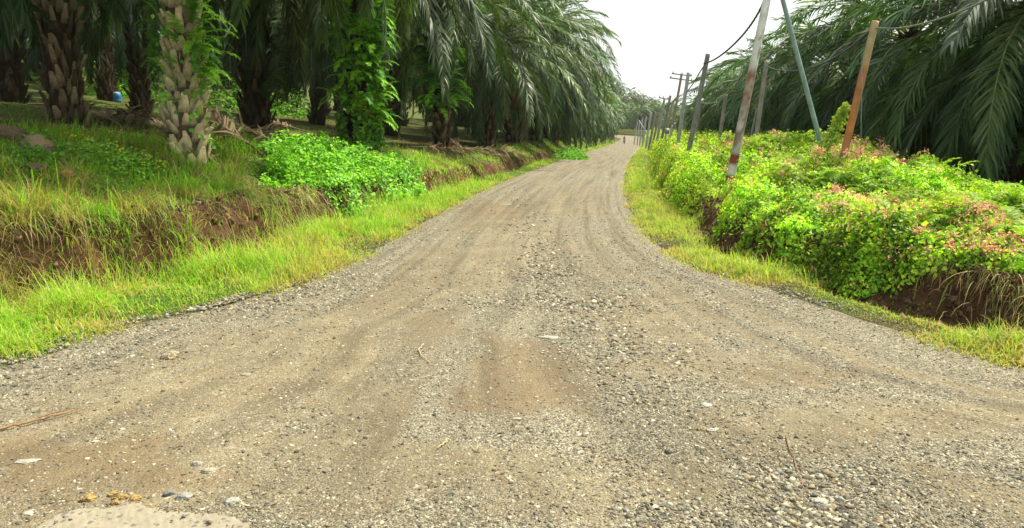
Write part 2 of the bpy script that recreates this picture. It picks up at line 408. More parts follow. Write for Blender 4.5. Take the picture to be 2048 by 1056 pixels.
# ---- road
ys = np.concatenate([np.arange(-8, 2.4, 0.4), np.arange(2.4, 14, 0.05), np.arange(14, 40, 0.2), np.arange(40, 243, 1.0)])
k = 150; s_ = np.linspace(0, 1, k)
A_, B_ = xl(ys) - 0.35, xr(ys) + 0.35
A_ = np.maximum(A_, -12); B_ = np.minimum(B_, 12 + 0 * ys + np.where(ys > 40, 50, 0))
X = A_[:, None] + (B_ - A_)[:, None] * s_; Y = np.repeat(ys[:, None], k, 1)
Zr = zroad(Y) + road_micro(X, Y) + 0.004
Zr = np.where((sdl(X, Y) > 0) | (sdr(X, Y) > 0), zroad(Y) - 0.03 * ss(0, .3, np.maximum(sdl(X, Y), sdr(X, Y))), Zr)
D = dirt_mask(X, Y)
nr, nc = X.shape; i = np.arange(nr - 1)[:, None] * nc; j = np.arange(nc - 1)[None]
RF = np.stack([i + j, i + j + 1, i + nc + j + 1, i + nc + j], -1).reshape(-1, 4)
acr = (X - xl(Y)) / np.maximum(xr(Y) - xl(Y), .5)
rm, t = mat("road_gravel"); P_ = gpos(t)
def vor(scale, feat='F1', rnd=1.0):
    n = N(t, "ShaderNodeTexVoronoi", feature=feat, inp={'Scale': scale, 'Randomness': rnd}); t.links.new(P_, n.inputs['Vector']); return n
v1 = vor(42); v2 = vor(95); v3 = vor(210)
def sep(c): return N(t, "ShaderNodeSeparateColor", inp={0: c}).outputs
g1 = ramp(t, sep(v1.outputs['Color'])[0], [(0.0, (.09, .087, .07)), (0.45, (.21, .20, .155)), (0.8, (.33, .305, .23)), (1, (.52, .49, .39))])
g2 = ramp(t, sep(v2.outputs['Color'])[1], [(0.0, (.07, .068, .055)), (0.5, (.22, .205, .155)), (1, (.48, .45, .35))])
g3 = ramp(t, sep(v3.outputs['Color'])[1], [(0.0, (.09, .08, .06)), (0.5, (.22, .20, .145)), (1, (.42, .385, .29))])
gr = mixc(t, ramp(t, noise(t, 9, 3, P_), [(0.45, 0.0), (0.6, 1.0)]), g2, g1)
gr = mixc(t, ramp(t, noise(t, 5, 3, P_), [(0.42, 0.0), (0.62, 0.8)]), gr, g3)
crack = ramp(t, v2.outputs['Distance'], [(0.0, 1.0), (0.35, 1.0), (0.7, 0.35)])
gr = mixc(t, 1.0, gr, crack, 'MULTIPLY')
nd = noise(t, 6, 8, P_, .7)
dirt = ramp(t, noise(t, 1.7, 8, P_, .65), [(0.3, (.12, .092, .052)), (0.5, (.165, .132, .078)), (0.72, (.24, .205, .130))])
dirt = mixc(t, math_(t, 'MULTIPLY', ramp(t, sep(v2.outputs['Color'])[2], [(0.8, 0.0), (0.95, 0.8)]), 1.0), dirt, g1)
dirt = mixc(t, 1.0, dirt, ramp(t, noise(t, 75, 5, P_, .8), [(0.35, 0.55), (0.5, 0.95), (0.65, 1.35)]), 'MULTIPLY')
fac = ramp(t, math_(t, 'ADD', attr(t, "dirt", 2), math_(t, 'MULTIPLY', math_(t, 'SUBTRACT', nd, 0.5), 1.6)), [(0.1, 0.08), (0.95, 0.85)])
c = mixc(t, fac, gr, dirt)
c = mixc(t, math_(t, 'MULTIPLY', attr(t, 'damp', 2), ramp(t, nd, [(.3, .55), (.6, 1.0)])), c, mixc(t, ramp(t, noise(t, 30, 6, P_, .8), [(.3, 0.), (.7, 1.)]), (.10, .074, .042), (.175, .137, .085)))
# long pale and dark streaks left by wheels
mp = N(t, "ShaderNodeCombineXYZ", inp={0: math_(t, 'MULTIPLY', attr(t, "across", 2), 24.0), 1: math_(t, 'MULTIPLY', attr(t, "along", 2), 0.14)})
st_ = ramp(t, noise(t, 1.0, 5, mp.outputs[0], .6), [(0.3, 0.66), (0.5, 1.0), (0.68, 1.25)])
c = mixc(t, 1.0, mixc(t, 1.0, c, st_, 'MULTIPLY'), (.97, .945, .885), 'MULTIPLY')
hh = math_(t, 'ADD', math_(t, 'MULTIPLY', v2.outputs['Distance'], -0.6), math_(t, 'MULTIPLY', v1.outputs['Distance'], -0.6))
hh = math_(t, 'ADD', hh, math_(t, 'MULTIPLY', nd, 0.5))
b = N(t, "ShaderNodeBump", inp={'Strength': 0.8, 'Distance': 0.012, 'Height': hh})
p = N(t, "ShaderNodeBsdfPrincipled", inp={'Base Color': c, 'Roughness': 0.92, 'Specular IOR Level': 0.2, 'Normal': b.outputs[0]})
output(t, p.outputs[0])
rd = obj("road", new_mesh("road", np.stack([X, Y, Zr], -1).reshape(-1, 3), RF, rm, None, True, A={"dirt": D.ravel(), "damp": damp_mask(X, Y).ravel(), "across": acr.ravel(), "along": Y.ravel()}))
tag(rd, kind="structure")

# ------------------------------------------------------------------ loose gravel
r = rngf(1)
def sample_area(n, y0, y1, fn=None, power=1.0, wide=0.78, x0=None, x1=None, seed=0):
    """random points in front of the camera, denser when near"""
    q = rngf(seed)
    a = q.random(n); y = (y0 ** (1 - power) + a * (y1 ** (1 - power) - y0 ** (1 - power))) ** (1 / (1 - power)) if power != 1 else y0 * (y1 / y0) ** a
    lo, hi = (x0(y) if x0 else -wide * y - 1.2), (x1(y) if x1 else wide * y + 1.2)
    x = lo + q.random(n) * (hi - lo)
    return x, y
GREYS = np.array([[.28, .26, .195], [.17, .16, .125], [.38, .355, .27], [.075, .072, .06], [.24, .195, .12], [.48, .45, .35], [.21, .21, .18], [.20, .155, .09], [.13, .12, .09]])
def gravel(n, y0, y1, smin, smax, seed, pw, dirt_keep):
    q = rngf(seed); x, y = sample_area(n, y0, y1, power=pw, seed=seed + 1, x0=lambda y: np.maximum(-0.8 * y - .8, xl(y) - .25), x1=lambda y: np.minimum(.8 * y + .8, xr(y) + .25))
    D = dirt_mask(x, y); edge = np.minimum(-sdl(x, y), -sdr(x, y))
    cl = fbm(x * 1.8, y * 1.4, 44); loose = ss(0.45, 0.62, cl)
    # ridge of loose stones between the wheel tracks
    rx = np.interp(y, [2.5, 4, 6, 9, 14], [1.35, 1.25, .95, .5, .25]); ridge = 1.3 * np.exp(-((x - rx) / (.2 + .6 * fbm(x * 2, y * 1.2, 45))) ** 2) * (1 - ss(9, 16, y)) + .6 * np.exp(-((x - rx - 1.3) / 0.3) ** 2) + .8 * np.exp(-((x + .95 + .1 * y) / .18) ** 2)
    keep = q.random(len(x)) < np.clip((1 - D) * (0.35 + 0.55 * loose + ridge) + D * dirt_keep + 0.35 * (edge < .5), 0, 1)
    x, y = x[keep], y[keep]; m = len(x)
    s = smin * (smax / smin) ** (q.random(m) ** 2.6)
    s *= 1 + .85 * np.exp(-((x - np.interp(y, [2.5, 4, 6, 9, 14], [1.35, 1.25, .95, .5, .25])) / (.25 + .5 * fbm(x * 2, y * 1.2, 45))) ** 2) * ss(.3, .6, fbm(x * 1.3, y, 46))
    s = s * (1 + .7 * np.exp(-np.maximum(-sdl(x, y), 0) / .7) * (y < 9))
    z = zroad(y) + road_micro(x, y) + 0.004 + s * q.uniform(-.12, .12, m)
    z = np.where(edge[keep] < 0, zroad(y) + 0.02, z)
    S = np.stack([s, s * q.uniform(.45, .95, m), s * q.uniform(.28, .6, m)], -1)
    C = GREYS[q.integers(0, len(GREYS), m)] * q.uniform(.45, 1.0, (m, 1)) * np.array([1, .985, .93])
    gg = Geo(); grp = q.integers(0, 4, m)
    for gi in range(4):
        k = grp == gi; TV, TF = rock_template(100 + gi, 0, 2.0, 8)
        gg.add(*scatter(TV, TF, np.stack([x, y, z], -1)[k], rot_yt(q.uniform(0, 2 * PI, k.sum()), q.uniform(-.35, .35, k.sum())), S[k], C[k]))
    return gg
M_stone = plain_mat("gravel_stone", 0.85, 0.25, 0, 30, 0.12, 20)
gg = gravel(260000, 2.4, 9.5, .0035, .019, 2, 2.0, .12)
V, Q, T, C = gg.data(); g2_ = gravel(26000, 7, 24, .010, .028, 3, 2.0, .1); V2, Q2, T2, C2 = g2_.data()
gv = obj("gravel", new_mesh("gravel", np.concatenate([V, V2]), np.concatenate([T, T2 + len(V)]), M_stone, np.concatenate([C, C2])))
tag(gv, "loose grey crushed stones scattered over the dirt road", "gravel", kind="stuff")

# bigger single stones
def rock(px, py, size, colr, label, seed, flat=.6, z=None, group="larger stones lying on the road", sub=3, name="stone", el=1.0, lump=.4):
    if z is None: x, y = on_ground(px, py); z = float(zroad(y) + road_micro(np.array([x]), np.array([y]))[0])
    else: x, y, z = z
    V, F = rock_template(seed, sub, .3, 12); q = rngf(seed); colr = np.array(colr) * (.55 if colr[0] > .4 else .8)
    V = V * (1 + lump * (fbm(V[:, 0] * 3 + seed, V[:, 1] * 3 + V[:, 2] * 2, seed)[:, None] - .5))
    V = V * np.array([size * el, size * .8, size * flat])
    o = obj(name, new_mesh(name, V, F, M_rock, np.broadcast_to(np.array(colr), V.shape), sub > 2), None, (x, y, z + size * flat * .3), (0, 0, q.uniform(0, .6)))
    return tag(o, label, "stone" if name == "stone" else name, group)
rock(340, 716, .075, (.40, .34, .21), "tan rounded stone alone on the grey gravel beside the left verge", 11, .75)
rock(57, 918, .05, (.55, .52, .42), "long thin whitish flat stone on brown dirt near the left picture edge", 12, .18, el=1.5)
rock(190, 880, .026, (.62, .60, .52), "small white stone on the brown dirt patch right of the long twig", 13, .5)
rock(60, 1027, .03, (.58, .55, .45), "pale oval stone left of the concrete slab", 14, .45)
rock(395, 930, .034, (.62, .58, .50), "pinkish white stone at the tip of the loose stone pile above the slab", 15, .6)
rock(420, 942, .04, (.40, .35, .26), "brown grey slanted stone touching the pinkish white stone", 16, .5, el=1.3)
rock(340, 990, .035, (.20, .205, .19), "blue grey stone just right of the yellow rocks", 17, .6)
rock(371, 998, .04, (.44, .44, .38), "light blue grey stone between the dark stone and the grey triangular one", 18, .6)
rock(462, 1008, .04, (.50, .49, .42), "grey triangular stone above the right end of the concrete slab", 19, .45, el=1.2)
rock(1032, 834, .03, (.58, .54, .42), "pale flat stone at the lower edge of the smooth brown dirt patch", 20, .35, el=1.2)
rock(980, 772, .018, (.52, .50, .42), "small grey pebble in the middle of the smooth brown dirt patch", 21, .7)
rock(1404, 862, .032, (.46, .36, .20), "tan angular stone in the loose gravel ridge", 22, .6)
rock(1427, 864, .034, (.60, .58, .50), "white flat stone right beside the tan angular stone", 23, .35, el=1.3)
rock(1412, 818, .04, (.60, .59, .53), "large whitish stone half sunk in the upper gravel ridge", 24, .4)
rock(1640, 1004, .045, (.60, .58, .50), "large whitish stone low on the right side of the road", 25, .4)
rock(1678, 1000, .026, (.62, .61, .54), "smaller angular white stone just right of the large whitish one", 26, .8)
rock(1560, 882, .02, (.10, .10, .10), "dark stone on the pale wheel track right of the ridge", 27, .7)
rock(1335, 906, .03, (.1, .095, .085), "dark grey stone on the dirt below the ridge", 31, .6)
rock(490, 748, .035, (.30, .27, .19), "flat brown stone beside the tan rounded stone", 28, .35, el=1.3)
rock(1100, 672, .07, (.50, .47, .38), "long pale flat stone at the head of the gravel ridge", 29, .15, el=1.7)
rock(1010, 410, .12, (.50, .47, .38), "pale flat slab of stone lying far up the road", 30, .15, el=1.8)
for i_, (px, py, s) in enumerate([(176, 1000, .04), (226, 990, .028), (243, 997, .034), (268, 1000, .03), (230, 1008, .03)]):
    rock(px, py, s, (.40, .27, .10), ["yellow crumbly rock leftmost of the yellow lumps above the slab", "small yellow lump on top of the yellow rock cluster", "largest ochre lump in the middle of the yellow cluster", "yellow lump rightmost in the cluster next to the dark stones", "low yellow lump touching the edge of the concrete slab"][i_], 40 + i_, .6, group="yellow crumbly rocks above the slab", sub=4, lump=.9)

# concrete slab end, bottom left
q = rngf(5)
outl = [on_ground(*p) for p in [(75, 1062), (120, 1036), (165, 1020), (215, 1016), (270, 1014), (330, 1019), (400, 1030), (450, 1038), (495, 1052), (520, 1075)]]
outl = [(outl[0][0] - .25, 2.2)] + [(x + q.normal() * .008, y + q.normal() * .008) for x, y in outl] + [(outl[-1][0] + .1, 2.2)]
outl = np.array(outl)
from bisect import bisect
def in_poly(P, x, y):
    c = np.zeros(x.shape, bool); n = len(P)
    for a in range(n):
        x1, y1 = P[a]; x2, y2 = P[(a + 1) % n]
        k = ((y1 > y) != (y2 > y)) & (x < (x2 - x1) * (y - y1) / (y2 - y1 + 1e-12) + x1); c ^= k
    return c
top_ = outl[1:-1]; nx_, ny_ = 170, 60; xs_ = np.linspace(top_[0, 0] - .22, top_[-1, 0] + .10, nx_)
yt_ = np.interp(xs_, top_[:, 0], top_[:, 1], left=None) - .25 * ss(0, .22, top_[0, 0] - xs_) - .2 * ss(0, .1, xs_ - top_[-1, 0])
yt_ = yt_ + (fbm(xs_ * 7, xs_ * 0, 91) - .5) * .07 + (fbm(xs_ * 40, xs_ * 0, 92) - .5) * .03
v_ = np.linspace(0, 1, ny_); XX = np.repeat(xs_[:, None], ny_, 1); YY = 2.1 + (yt_[:, None] - 2.1) * v_
edge_ = np.minimum((1 - v_)[None] * (yt_[:, None] - 2.1), np.minimum(XX - xs_[0], xs_[-1] - XX))
ZZ = -.04 + .064 * ss(-.004, .022, edge_ - .008 * fbm(XX * 40, YY * 40, 94)) + road_micro(XX, YY) * .6 + (fbm(XX * 22, YY * 22, 93) - .5) * .010 + .003 * np.sin((XX + YY * .6) * 170 + 5 * fbm(XX * 6, YY * 6, 95)) * ss(.02, .1, edge_)
V = np.stack([XX, YY, ZZ], -1).reshape(-1, 3); i = np.arange(nx_ - 1)[:, None] * ny_; j = np.arange(ny_ - 1)[None]
F = np.stack([i + j, i + ny_ + j, i + ny_ + j + 1, i + j + 1], -1).reshape(-1, 4)
cm, t = mat("concrete"); P_ = gpos(t)
v = N(t, "ShaderNodeTexVoronoi", inp={'Scale': 30.0}); t.links.new(P_, v.inputs['Vector'])
agg = ramp(t, N(t, "ShaderNodeSeparateColor", inp={0: v.outputs['Color']}).outputs[0], [(0.62, 0.0), (0.64, 1.0)])
agg = math_(t, 'MULTIPLY', agg, ramp(t, v.outputs['Distance'], [(0.3, 1.0), (0.45, 0.0)]))
c = mixc(t, agg, ramp(t, noise(t, 22, 10, P_, .8), [(0.3, (.19, .165, .115)), (0.7, (.31, .275, .205))]), (.13, .125, .105))
wv = N(t, "ShaderNodeTexWave", inp={'Scale': 14.0, 'Distortion': 6.0, 'Detail': 3.0}); t.links.new(P_, wv.inputs['Vector'])
b = N(t, "ShaderNodeBump", inp={'Strength': 0.8, 'Distance': 0.008, 'Height': noise(t, 50, 9, P_, .75)})
output(t, N(t, "ShaderNodeBsdfPrincipled", inp={'Base Color': c, 'Roughness': .9, 'Specular IOR Level': .2, 'Normal': b.outputs[0]}).outputs[0])
tag(obj("concrete_slab", new_mesh("concrete_slab", V, F, cm, None, True)), "cream ribbed concrete slab end with dark pebbles in it, beside the yellow rocks", "slab")

# loose stones lying on and against the slab
q = rngf(97); m = 260; x = q.uniform(xs_[0] - .1, xs_[-1] + .1, m); d_ = q.normal(0, .03, m) + .03 * (q.random(m) < .2) * -4; y = np.interp(x, xs_, yt_) + d_ + .015
sz = .003 * (4 ** (q.random(m) ** 2)); gg = Geo(); TV, TF = rock_template(98, 1, 1.5, 8)
zz_ = np.where(d_ < -.015, .024, .0) + sz * .3
gg.add(*scatter(TV, TF, np.stack([x, y, road_micro(x, y) + zz_], -1), rot_yt(q.uniform(0, 6.28, m), q.uniform(-.4, .4, m)), np.stack([sz, sz * .8, sz * .6], -1), GREYS[q.integers(0, 9, m)]))
tag(obj("gravel", gg.mesh("gravel", M_rock)), "small stones lying on and against the edge of the concrete slab", "gravel", kind="stuff")

# twigs
def twig(pts, rad, colr, label, branches=()):
    P = [(*on_ground(px, py), 0) for px, py in pts]; P = np.array(P); P[:, 2] = road_micro(P[:, 0], P[:, 1]) + .012 + rad * 1.2
    tt = np.linspace(0, len(P) - 1, len(P) * 4); P2 = np.column_stack([np.interp(tt, range(len(P)), P[:, a]) for a in range(3)])
    P2 += rngf(len(pts)).normal(size=P2.shape) * rad * .5
    g = Geo(); add_tube(g, P2, np.linspace(rad, rad * .35, len(P2)), 6, colr)
    for a in branches:
        B = np.array([(*on_ground(px, py), .02) for px, py in a]); add_tube(g, B, np.linspace(rad * .5, rad * .2, len(B)), 5, colr)
    return tag(obj("twig", g.mesh("twig", M_wood)), label, "twig", "dry twigs on the road")
twig([(-30, 868), (20, 858), (70, 846), (110, 836), (140, 827), (150, 824)], .009, (.24, .14, .07), "long brown curved twig at the left edge of the road", [[(75, 843), (100, 834), (150, 822), (172, 826)]])
twig([(848, 688), (838, 700), (842, 710), (856, 720), (860, 727)], .006, (.42, .32, .17), "thin pale curved twig in the middle of the road above the dirt patch")
twig([(896, 880), (886, 890), (876, 900)], .006, (.40, .30, .16), "short straight straw coloured twig below the smooth dirt patch")
twig([(1570, 880), (1600, 960), (1612, 1000)], .004, (.22, .12, .06), "thin dark reddish twig low on the right of the road")

# ------------------------------------------------------------------ blades of grass
def blade(seg=3, bend=0.7, w=1.0):
    """unit-height blade rooted at the origin, leaning towards +Y"""
    V = []; s = np.linspace(0, 1, seg + 1)
    for a in s:
        ww = w * 0.5 * (1 - a ** 1.8) * (0.75 + .5 * a * (1 - a)); ang = bend * a
        yy = a * math.sin(ang * .6); zz = a * math.cos(ang * .6) - .25 * bend * a ** 3
        V += [[-ww, yy, zz], [ww, yy, zz]]
    V = np.array(V); F = np.array([[2 * i, 2 * i + 1, 2 * i + 3, 2 * i + 2] for i in range(seg)])
    return V, F
BL = [blade(3, b, 1.0) for b in (0.35, 0.8, 1.3, 1.9)]
G_GREEN = np.array([.17, .40, .022]); G_LIME = np.array([.33, .52, .04]); G_YEL = np.array([.50, .46, .10]); G_STRAW = np.array([.42, .32, .14]); G_DARK = np.array([.06, .16, .015])
def blades(x, y, h, w, col, seed, z=None, tilt=0.35, lean=None, yawf=None):
    q = rngf(seed); m = len(x); gg = Geo(); z = Hz(x, y) - .01 if z is None else z
    yaw = q.uniform(0, 2 * PI, m) if yawf is None else yawf
    tl = -np.abs(q.normal(0, tilt, m)) if lean is None else lean
    k = q.integers(0, 4, m); S = np.stack([np.broadcast_to(w, (m,)), np.broadcast_to(h, (m,)), np.broadcast_to(h, (m,))], -1)
    for a in range(4):
        s = k == a
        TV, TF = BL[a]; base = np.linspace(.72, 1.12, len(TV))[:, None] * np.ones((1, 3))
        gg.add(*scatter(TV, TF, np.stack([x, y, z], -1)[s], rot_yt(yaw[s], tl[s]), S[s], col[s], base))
    return gg
def pick(q, n, cols, p):
    return np.array(cols)[q.choice(len(cols), n, p=np.array(p) / sum(p))] * q.uniform(.75, 1.2, (n, 1))
def clump_pts(n, y0, y1, side, umin, umax, seed, power=1.6, cl=14, cr=.09):
    """points in tufts along one edge of the road; side -1 left, 1 right; umin/umax metres from the edge"""
    q = rngf(seed); nt_ = n // cl
    a = q.random(nt_); y = (y0 ** (1 - power) + a * (y1 ** (1 - power) - y0 ** (1 - power))) ** (1 / (1 - power))
    u = umin + (umax(y) - umin) * q.random(nt_) if callable(umax) else umin + (umax - umin) * q.random(nt_)
    sl = 1.0 / np.sqrt(1 + ((xl(y + .2) - xl(y - .2)) / .4) ** 2) if side < 0 else 1.0 / np.sqrt(1 + ((xr(y + .2) - xr(y - .2)) / .4) ** 2)
    x = xl(y) - u / sl if side < 0 else xr(y) + u / sl
    vis = np.abs(x) < .8 * y + 1.2
    x, y, u = x[vis], y[vis], u[vis]; nt_ = len(x)
    tid = np.repeat(np.arange(nt_), cl); rr = cr * (1 + y[tid] * .03)
    dx = q.normal(size=len(tid)) * rr; dy = q.normal(size=len(tid)) * rr
    return x[tid] + dx, y[tid] + dy, tid, nt_, np.arctan2(dy, dx) - PI / 2, q

def verge(side, n, y0, y1, umin, umax, h0, h1, seed, name, label, cols, pr, w0=.0065, power=1.6, cl=16, yb=None):
    x, y, tid, nt_, yo, q = clump_pts(n, y0, y1, side, umin, umax, seed, power, cl)
    m = len(x); th = q.uniform(h0, h1, nt_)
    cf = fbm(x * .9, y * .9, 14 + seed); hf = .35 + 1.15 * ss(.38, .62, cf)
    u = sdl(x, y) if side < 0 else sdr(x, y)
    keep = (u > -.12 + .25 * (q.random(m) - .5)) & (q.random(m) < .35 + 1.0 * ss(.36, .52, cf))
    edge = ss(-.1, .45, u); h = th[tid] * q.uniform(.5, 1.1, m) * hf * (.35 + .65 * edge)
    yt_ = fbm(x * 1.7, y * 1.7, 19 + seed); tc = pick(q, nt_, cols, pr)
    col = tc[tid] * .6 + pick(q, m, cols, pr) * .4
    st_ = (q.random(m) < .08 + .5 * (1 - edge) + .5 * ss(.52, .64, yt_)); col[st_] = pick(q, st_.sum(), [G_STRAW, G_YEL], [1, 1])
    w = w0 * 1.15 * (1 + .045 * y) * q.uniform(.6, 1.3, m)
    s = keep; yaw = yo + q.normal(0, .5, m)
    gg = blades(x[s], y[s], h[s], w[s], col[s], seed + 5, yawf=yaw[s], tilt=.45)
    o = obj(name, gg.mesh(name, M_grass)); tag(o, label, "grass", kind="stuff"); return o
verge(-1, 90000, 3.6, 24, 0.0, lambda y: verge_l(y) + .05, .18, .50, 21, "verge_grass", "tall lime green grass along the left edge of the road", [G_LIME, G_GREEN, G_YEL], [5, 4, 2])
verge(-1, 26000, 22, 190, 0.0, lambda y: verge_l(y) + 1.2, .15, .35, 22, "verge_grass", "bright green grass strip on the left far up the road", [G_LIME, G_GREEN, G_YEL], [6, 4, 1], .009, 1.3, 12)
verge(1, 70000, 3.6, 24, -.05, lambda y: verge_r(y) + .05, .08, .28, 23, "verge_grass", "yellow green grass strip along the right edge of the road", [G_LIME, G_YEL, G_GREEN, G_STRAW], [5, 4, 3, 1.3])
verge(1, 26000, 22, 200, 0.0, lambda y: verge_r(y) + 1.0, .12, .35, 24, "verge_grass", "bright green grass strip on the right far up the road", [G_LIME, G_GREEN, G_YEL], [6, 3, 2], .009, 1.3, 12)

# grass on the left bank: slope, lip and plantation floor
def bank_left():
    q = rngf(31); x, y = sample_area(260000, 4.5, 26, power=1.9, seed=32, x0=lambda y: -.8 * y - 1, x1=lambda y: xl(y) - verge_l(y))
    z, ins, u, w, ul, wl = H(x, y); cf = fbm(x * 1.1, y * 1.1, 35); bare = (1 - ss(.25, .65, ul)) * ss(-.15, .0, ul) * ss(.28, .42, fbm(x * 1.6, y * 1.6, 38))
    dens = (.35 + .65 * ss(.26, .5, cf)) * (1 - .93 * bare) * (1 - .55 * ss(4, 9, ul)) * (1 - ss(9, 30, ul) * .5)
    mound = ((x + 3.7) / 1.3) ** 2 + ((y - 14.2) / 2.2) ** 2 < 1
    k = (ul > -.1) & (q.random(len(x)) < dens) & ~mound; x, y, z, ul, cf = x[k], y[k], z[k], ul[k], cf[k]; m = len(x)
    dry = ss(.40, .60, fbm(x * 1.1 + 9, y * 1.1, 36)) * .55 * (1 - ss(2.0, 3.5, ul)) + .10 + .12 * (1 - ss(.5, 1.2, ul))
    tuft = .45 + 1.3 * ss(.35, .65, fbm(x * 4.5, y * 4.5, 39)); isd = q.random(m) < dry
    col = pick(q, m, [G_GREEN, G_LIME * .9, G_DARK * 1.5], [5, 4, 2]); col[isd] = pick(q, isd.sum(), [G_STRAW * .9, G_YEL * .8, (.24, .17, .09)], [4, 1, 2])
    far = ss(3.5, 6, ul); h = q.uniform(.08, .30, m) * (.6 + .9 * ss(.4, .7, cf)) * (1 - .7 * far); col = col * (1 - .25 * far)[:, None]
    wd = .0075 * (1 + .05 * y) * q.uniform(.6, 1.2, m)
    n = normal_at(x, y); yaw = np.arctan2(n[:, 1], n[:, 0]) - PI / 2 + q.normal(0, 1.0, m)
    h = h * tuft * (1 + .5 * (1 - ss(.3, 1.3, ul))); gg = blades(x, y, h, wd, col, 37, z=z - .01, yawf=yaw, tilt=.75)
    tag(obj("bank_grass", gg.mesh("bank_grass", M_grass)), "mixed green and dry short grass covering the top of the left bank", "grass", kind="stuff")
bank_left()
def dry_curtain(side, n, seed, ylist, name, label):
    """dead grass hanging over the lip of the cut bank"""
    q = rngf(seed); nt_ = n // 10
    y = q.uniform(ylist[0], ylist[1], nt_); off = q.uniform(.10, .95, nt_)
    vv = verge_l(y) if side < 0 else verge_r(y)
    if side < 0:
        sl = np.sqrt(1 + ((xl(y + .3) - xl(y - .3)) / .6) ** 2); x = xl(y) - (vv + off) * sl
    else:
        sl = np.sqrt(1 + ((xr(y + .3) - xr(y - .3)) / .6) ** 2); x = xr(y) + (vv + off) * sl
    dens = ss(.50, .62, fbm(x * 1.3, y * 1.3, 63 + side)) * (np.exp(-((y - 6.9) / 1.2) ** 2) + np.exp(-((y - 13.6) / 1.5) ** 2) if side > 0 else 1); k = q.random(nt_) < dens; x, y = x[k], y[k]; nt_ = len(x)
    tid = np.repeat(np.arange(nt_), 10); m = len(tid); X_ = x[tid] + q.normal(0, .07, m); Y_ = y[tid] + q.normal(0, .07, m)
    nn = normal_at(X_, Y_, .35); down = nrm(nn * np.array([1, 1, 0])); L = q.uniform(.10, .42, m) * q.uniform(.5, 1.3, nt_)[tid]
    # arc: out along the slope normal then hanging
    seg = 4; P0 = np.stack([X_, Y_, Hz(X_, Y_)], -1); gv_ = []
    out = nrm(down * q.uniform(.1, 1.1, (m, 1)) + np.array([0, 0, 1]) * q.uniform(-.2, .9, (m, 1)) + q.normal(0, .25, (nt_, 3))[tid] + q.normal(0, .38, (m, 3)))
    d = out.copy(); P = P0.copy(); pts = [P.copy()]
    for a in range(seg):
        d = nrm(d + np.array([0, 0, -1]) * q.uniform(.35, .75, (m, 1))); P = P + d * (L / seg)[:, None]
        P[:, 2] = np.maximum(P[:, 2], Hz(P[:, 0], P[:, 1]) + .012); pts.append(P.copy())
    pts = np.stack(pts, 1); wv_ = nrm(np.cross(out, q.normal(size=(m, 3)))) * (.0032 * (1 + .05 * Y_) * q.uniform(.6, 1.4, m))[:, None]
    wv_ = wv_[:, None] * np.linspace(1, .25, seg + 1)[None, :, None]
    V = np.stack([pts - wv_, pts + wv_], 2).reshape(-1, 3); i = (np.arange(m) * (seg + 1) * 2)[:, None] + np.arange(seg)[None] * 2
    F = np.stack([i, i + 1, i + 3, i + 2], -1).reshape(-1, 4)
    C = np.repeat(pick(q, m, [(.44, .34, .17), (.32, .23, .11), (.17, .11, .055), (.22, .36, .05)], [3, 3, 2.5, 4]), (seg + 1) * 2, 0)
    tag(obj(name, new_mesh(name, V, F, M_dead, C)), label, "dead grass", kind="stuff")
dry_curtain(-1, 26000, 41, (5.0, 17), "dead_grass", "straw coloured dead grass hanging over the cut earth of the left bank")
dry_curtain(1, 16000, 42, (4.2, 18), "dead_grass", "brown dead stalks hanging over the cut earth of the right bank")

# ------------------------------------------------------------------ leaves of the creepers
def leaf_tpl(lw=.7, fold=.25):
    V = np.array([[0, 0, 0], [0, .45, -.04], [0, 1.0, -.16], [-lw / 2, .38, fold * lw], [lw / 2, .38, fold * lw], [-lw * .22, .8, fold * .2], [lw * .22, .8, fold * .2]])
    F = np.array([[0, 1, 5, 3], [1, 2, 5, 5], [0, 4, 6, 1], [1, 6, 2, 2]])
    return V, np.array([[0, 1, 3], [1, 5, 3], [1, 2, 5], [0, 4, 1], [1, 4, 6], [1, 6, 2]])
LT2 = [(np.array([[0, 0, 0], [-.36, .45, .12], [0, 1., -.12], [.36, .45, .12]]), np.array([[0, 3, 2, 1]]))]
LT = [leaf_tpl(.75, .22), leaf_tpl(.6, .4), leaf_tpl(.9, .1)]
def leaves(P, Nn_, size, col, seed, spread=.6, tpl=LT):
    q = rngf(seed); m = len(P); gg = Geo()
    n = nrm(Nn_ + q.normal(0, spread, (m, 3))); tdir = q.normal(size=(m, 3)) + np.array([0, -.3, -.5])
    t_ = nrm(tdir - (tdir * n).sum(-1, keepdims=True) * n); x_ = np.cross(t_, n)
    R = np.stack([x_, t_, n], -1); k = q.integers(0, len(tpl), m)
    for a, (TV, TF) in enumerate(tpl):
        s = k == a; gg.add(*scatter(TV, TF, P[s], R[s], size[s], col[s]))
    return gg

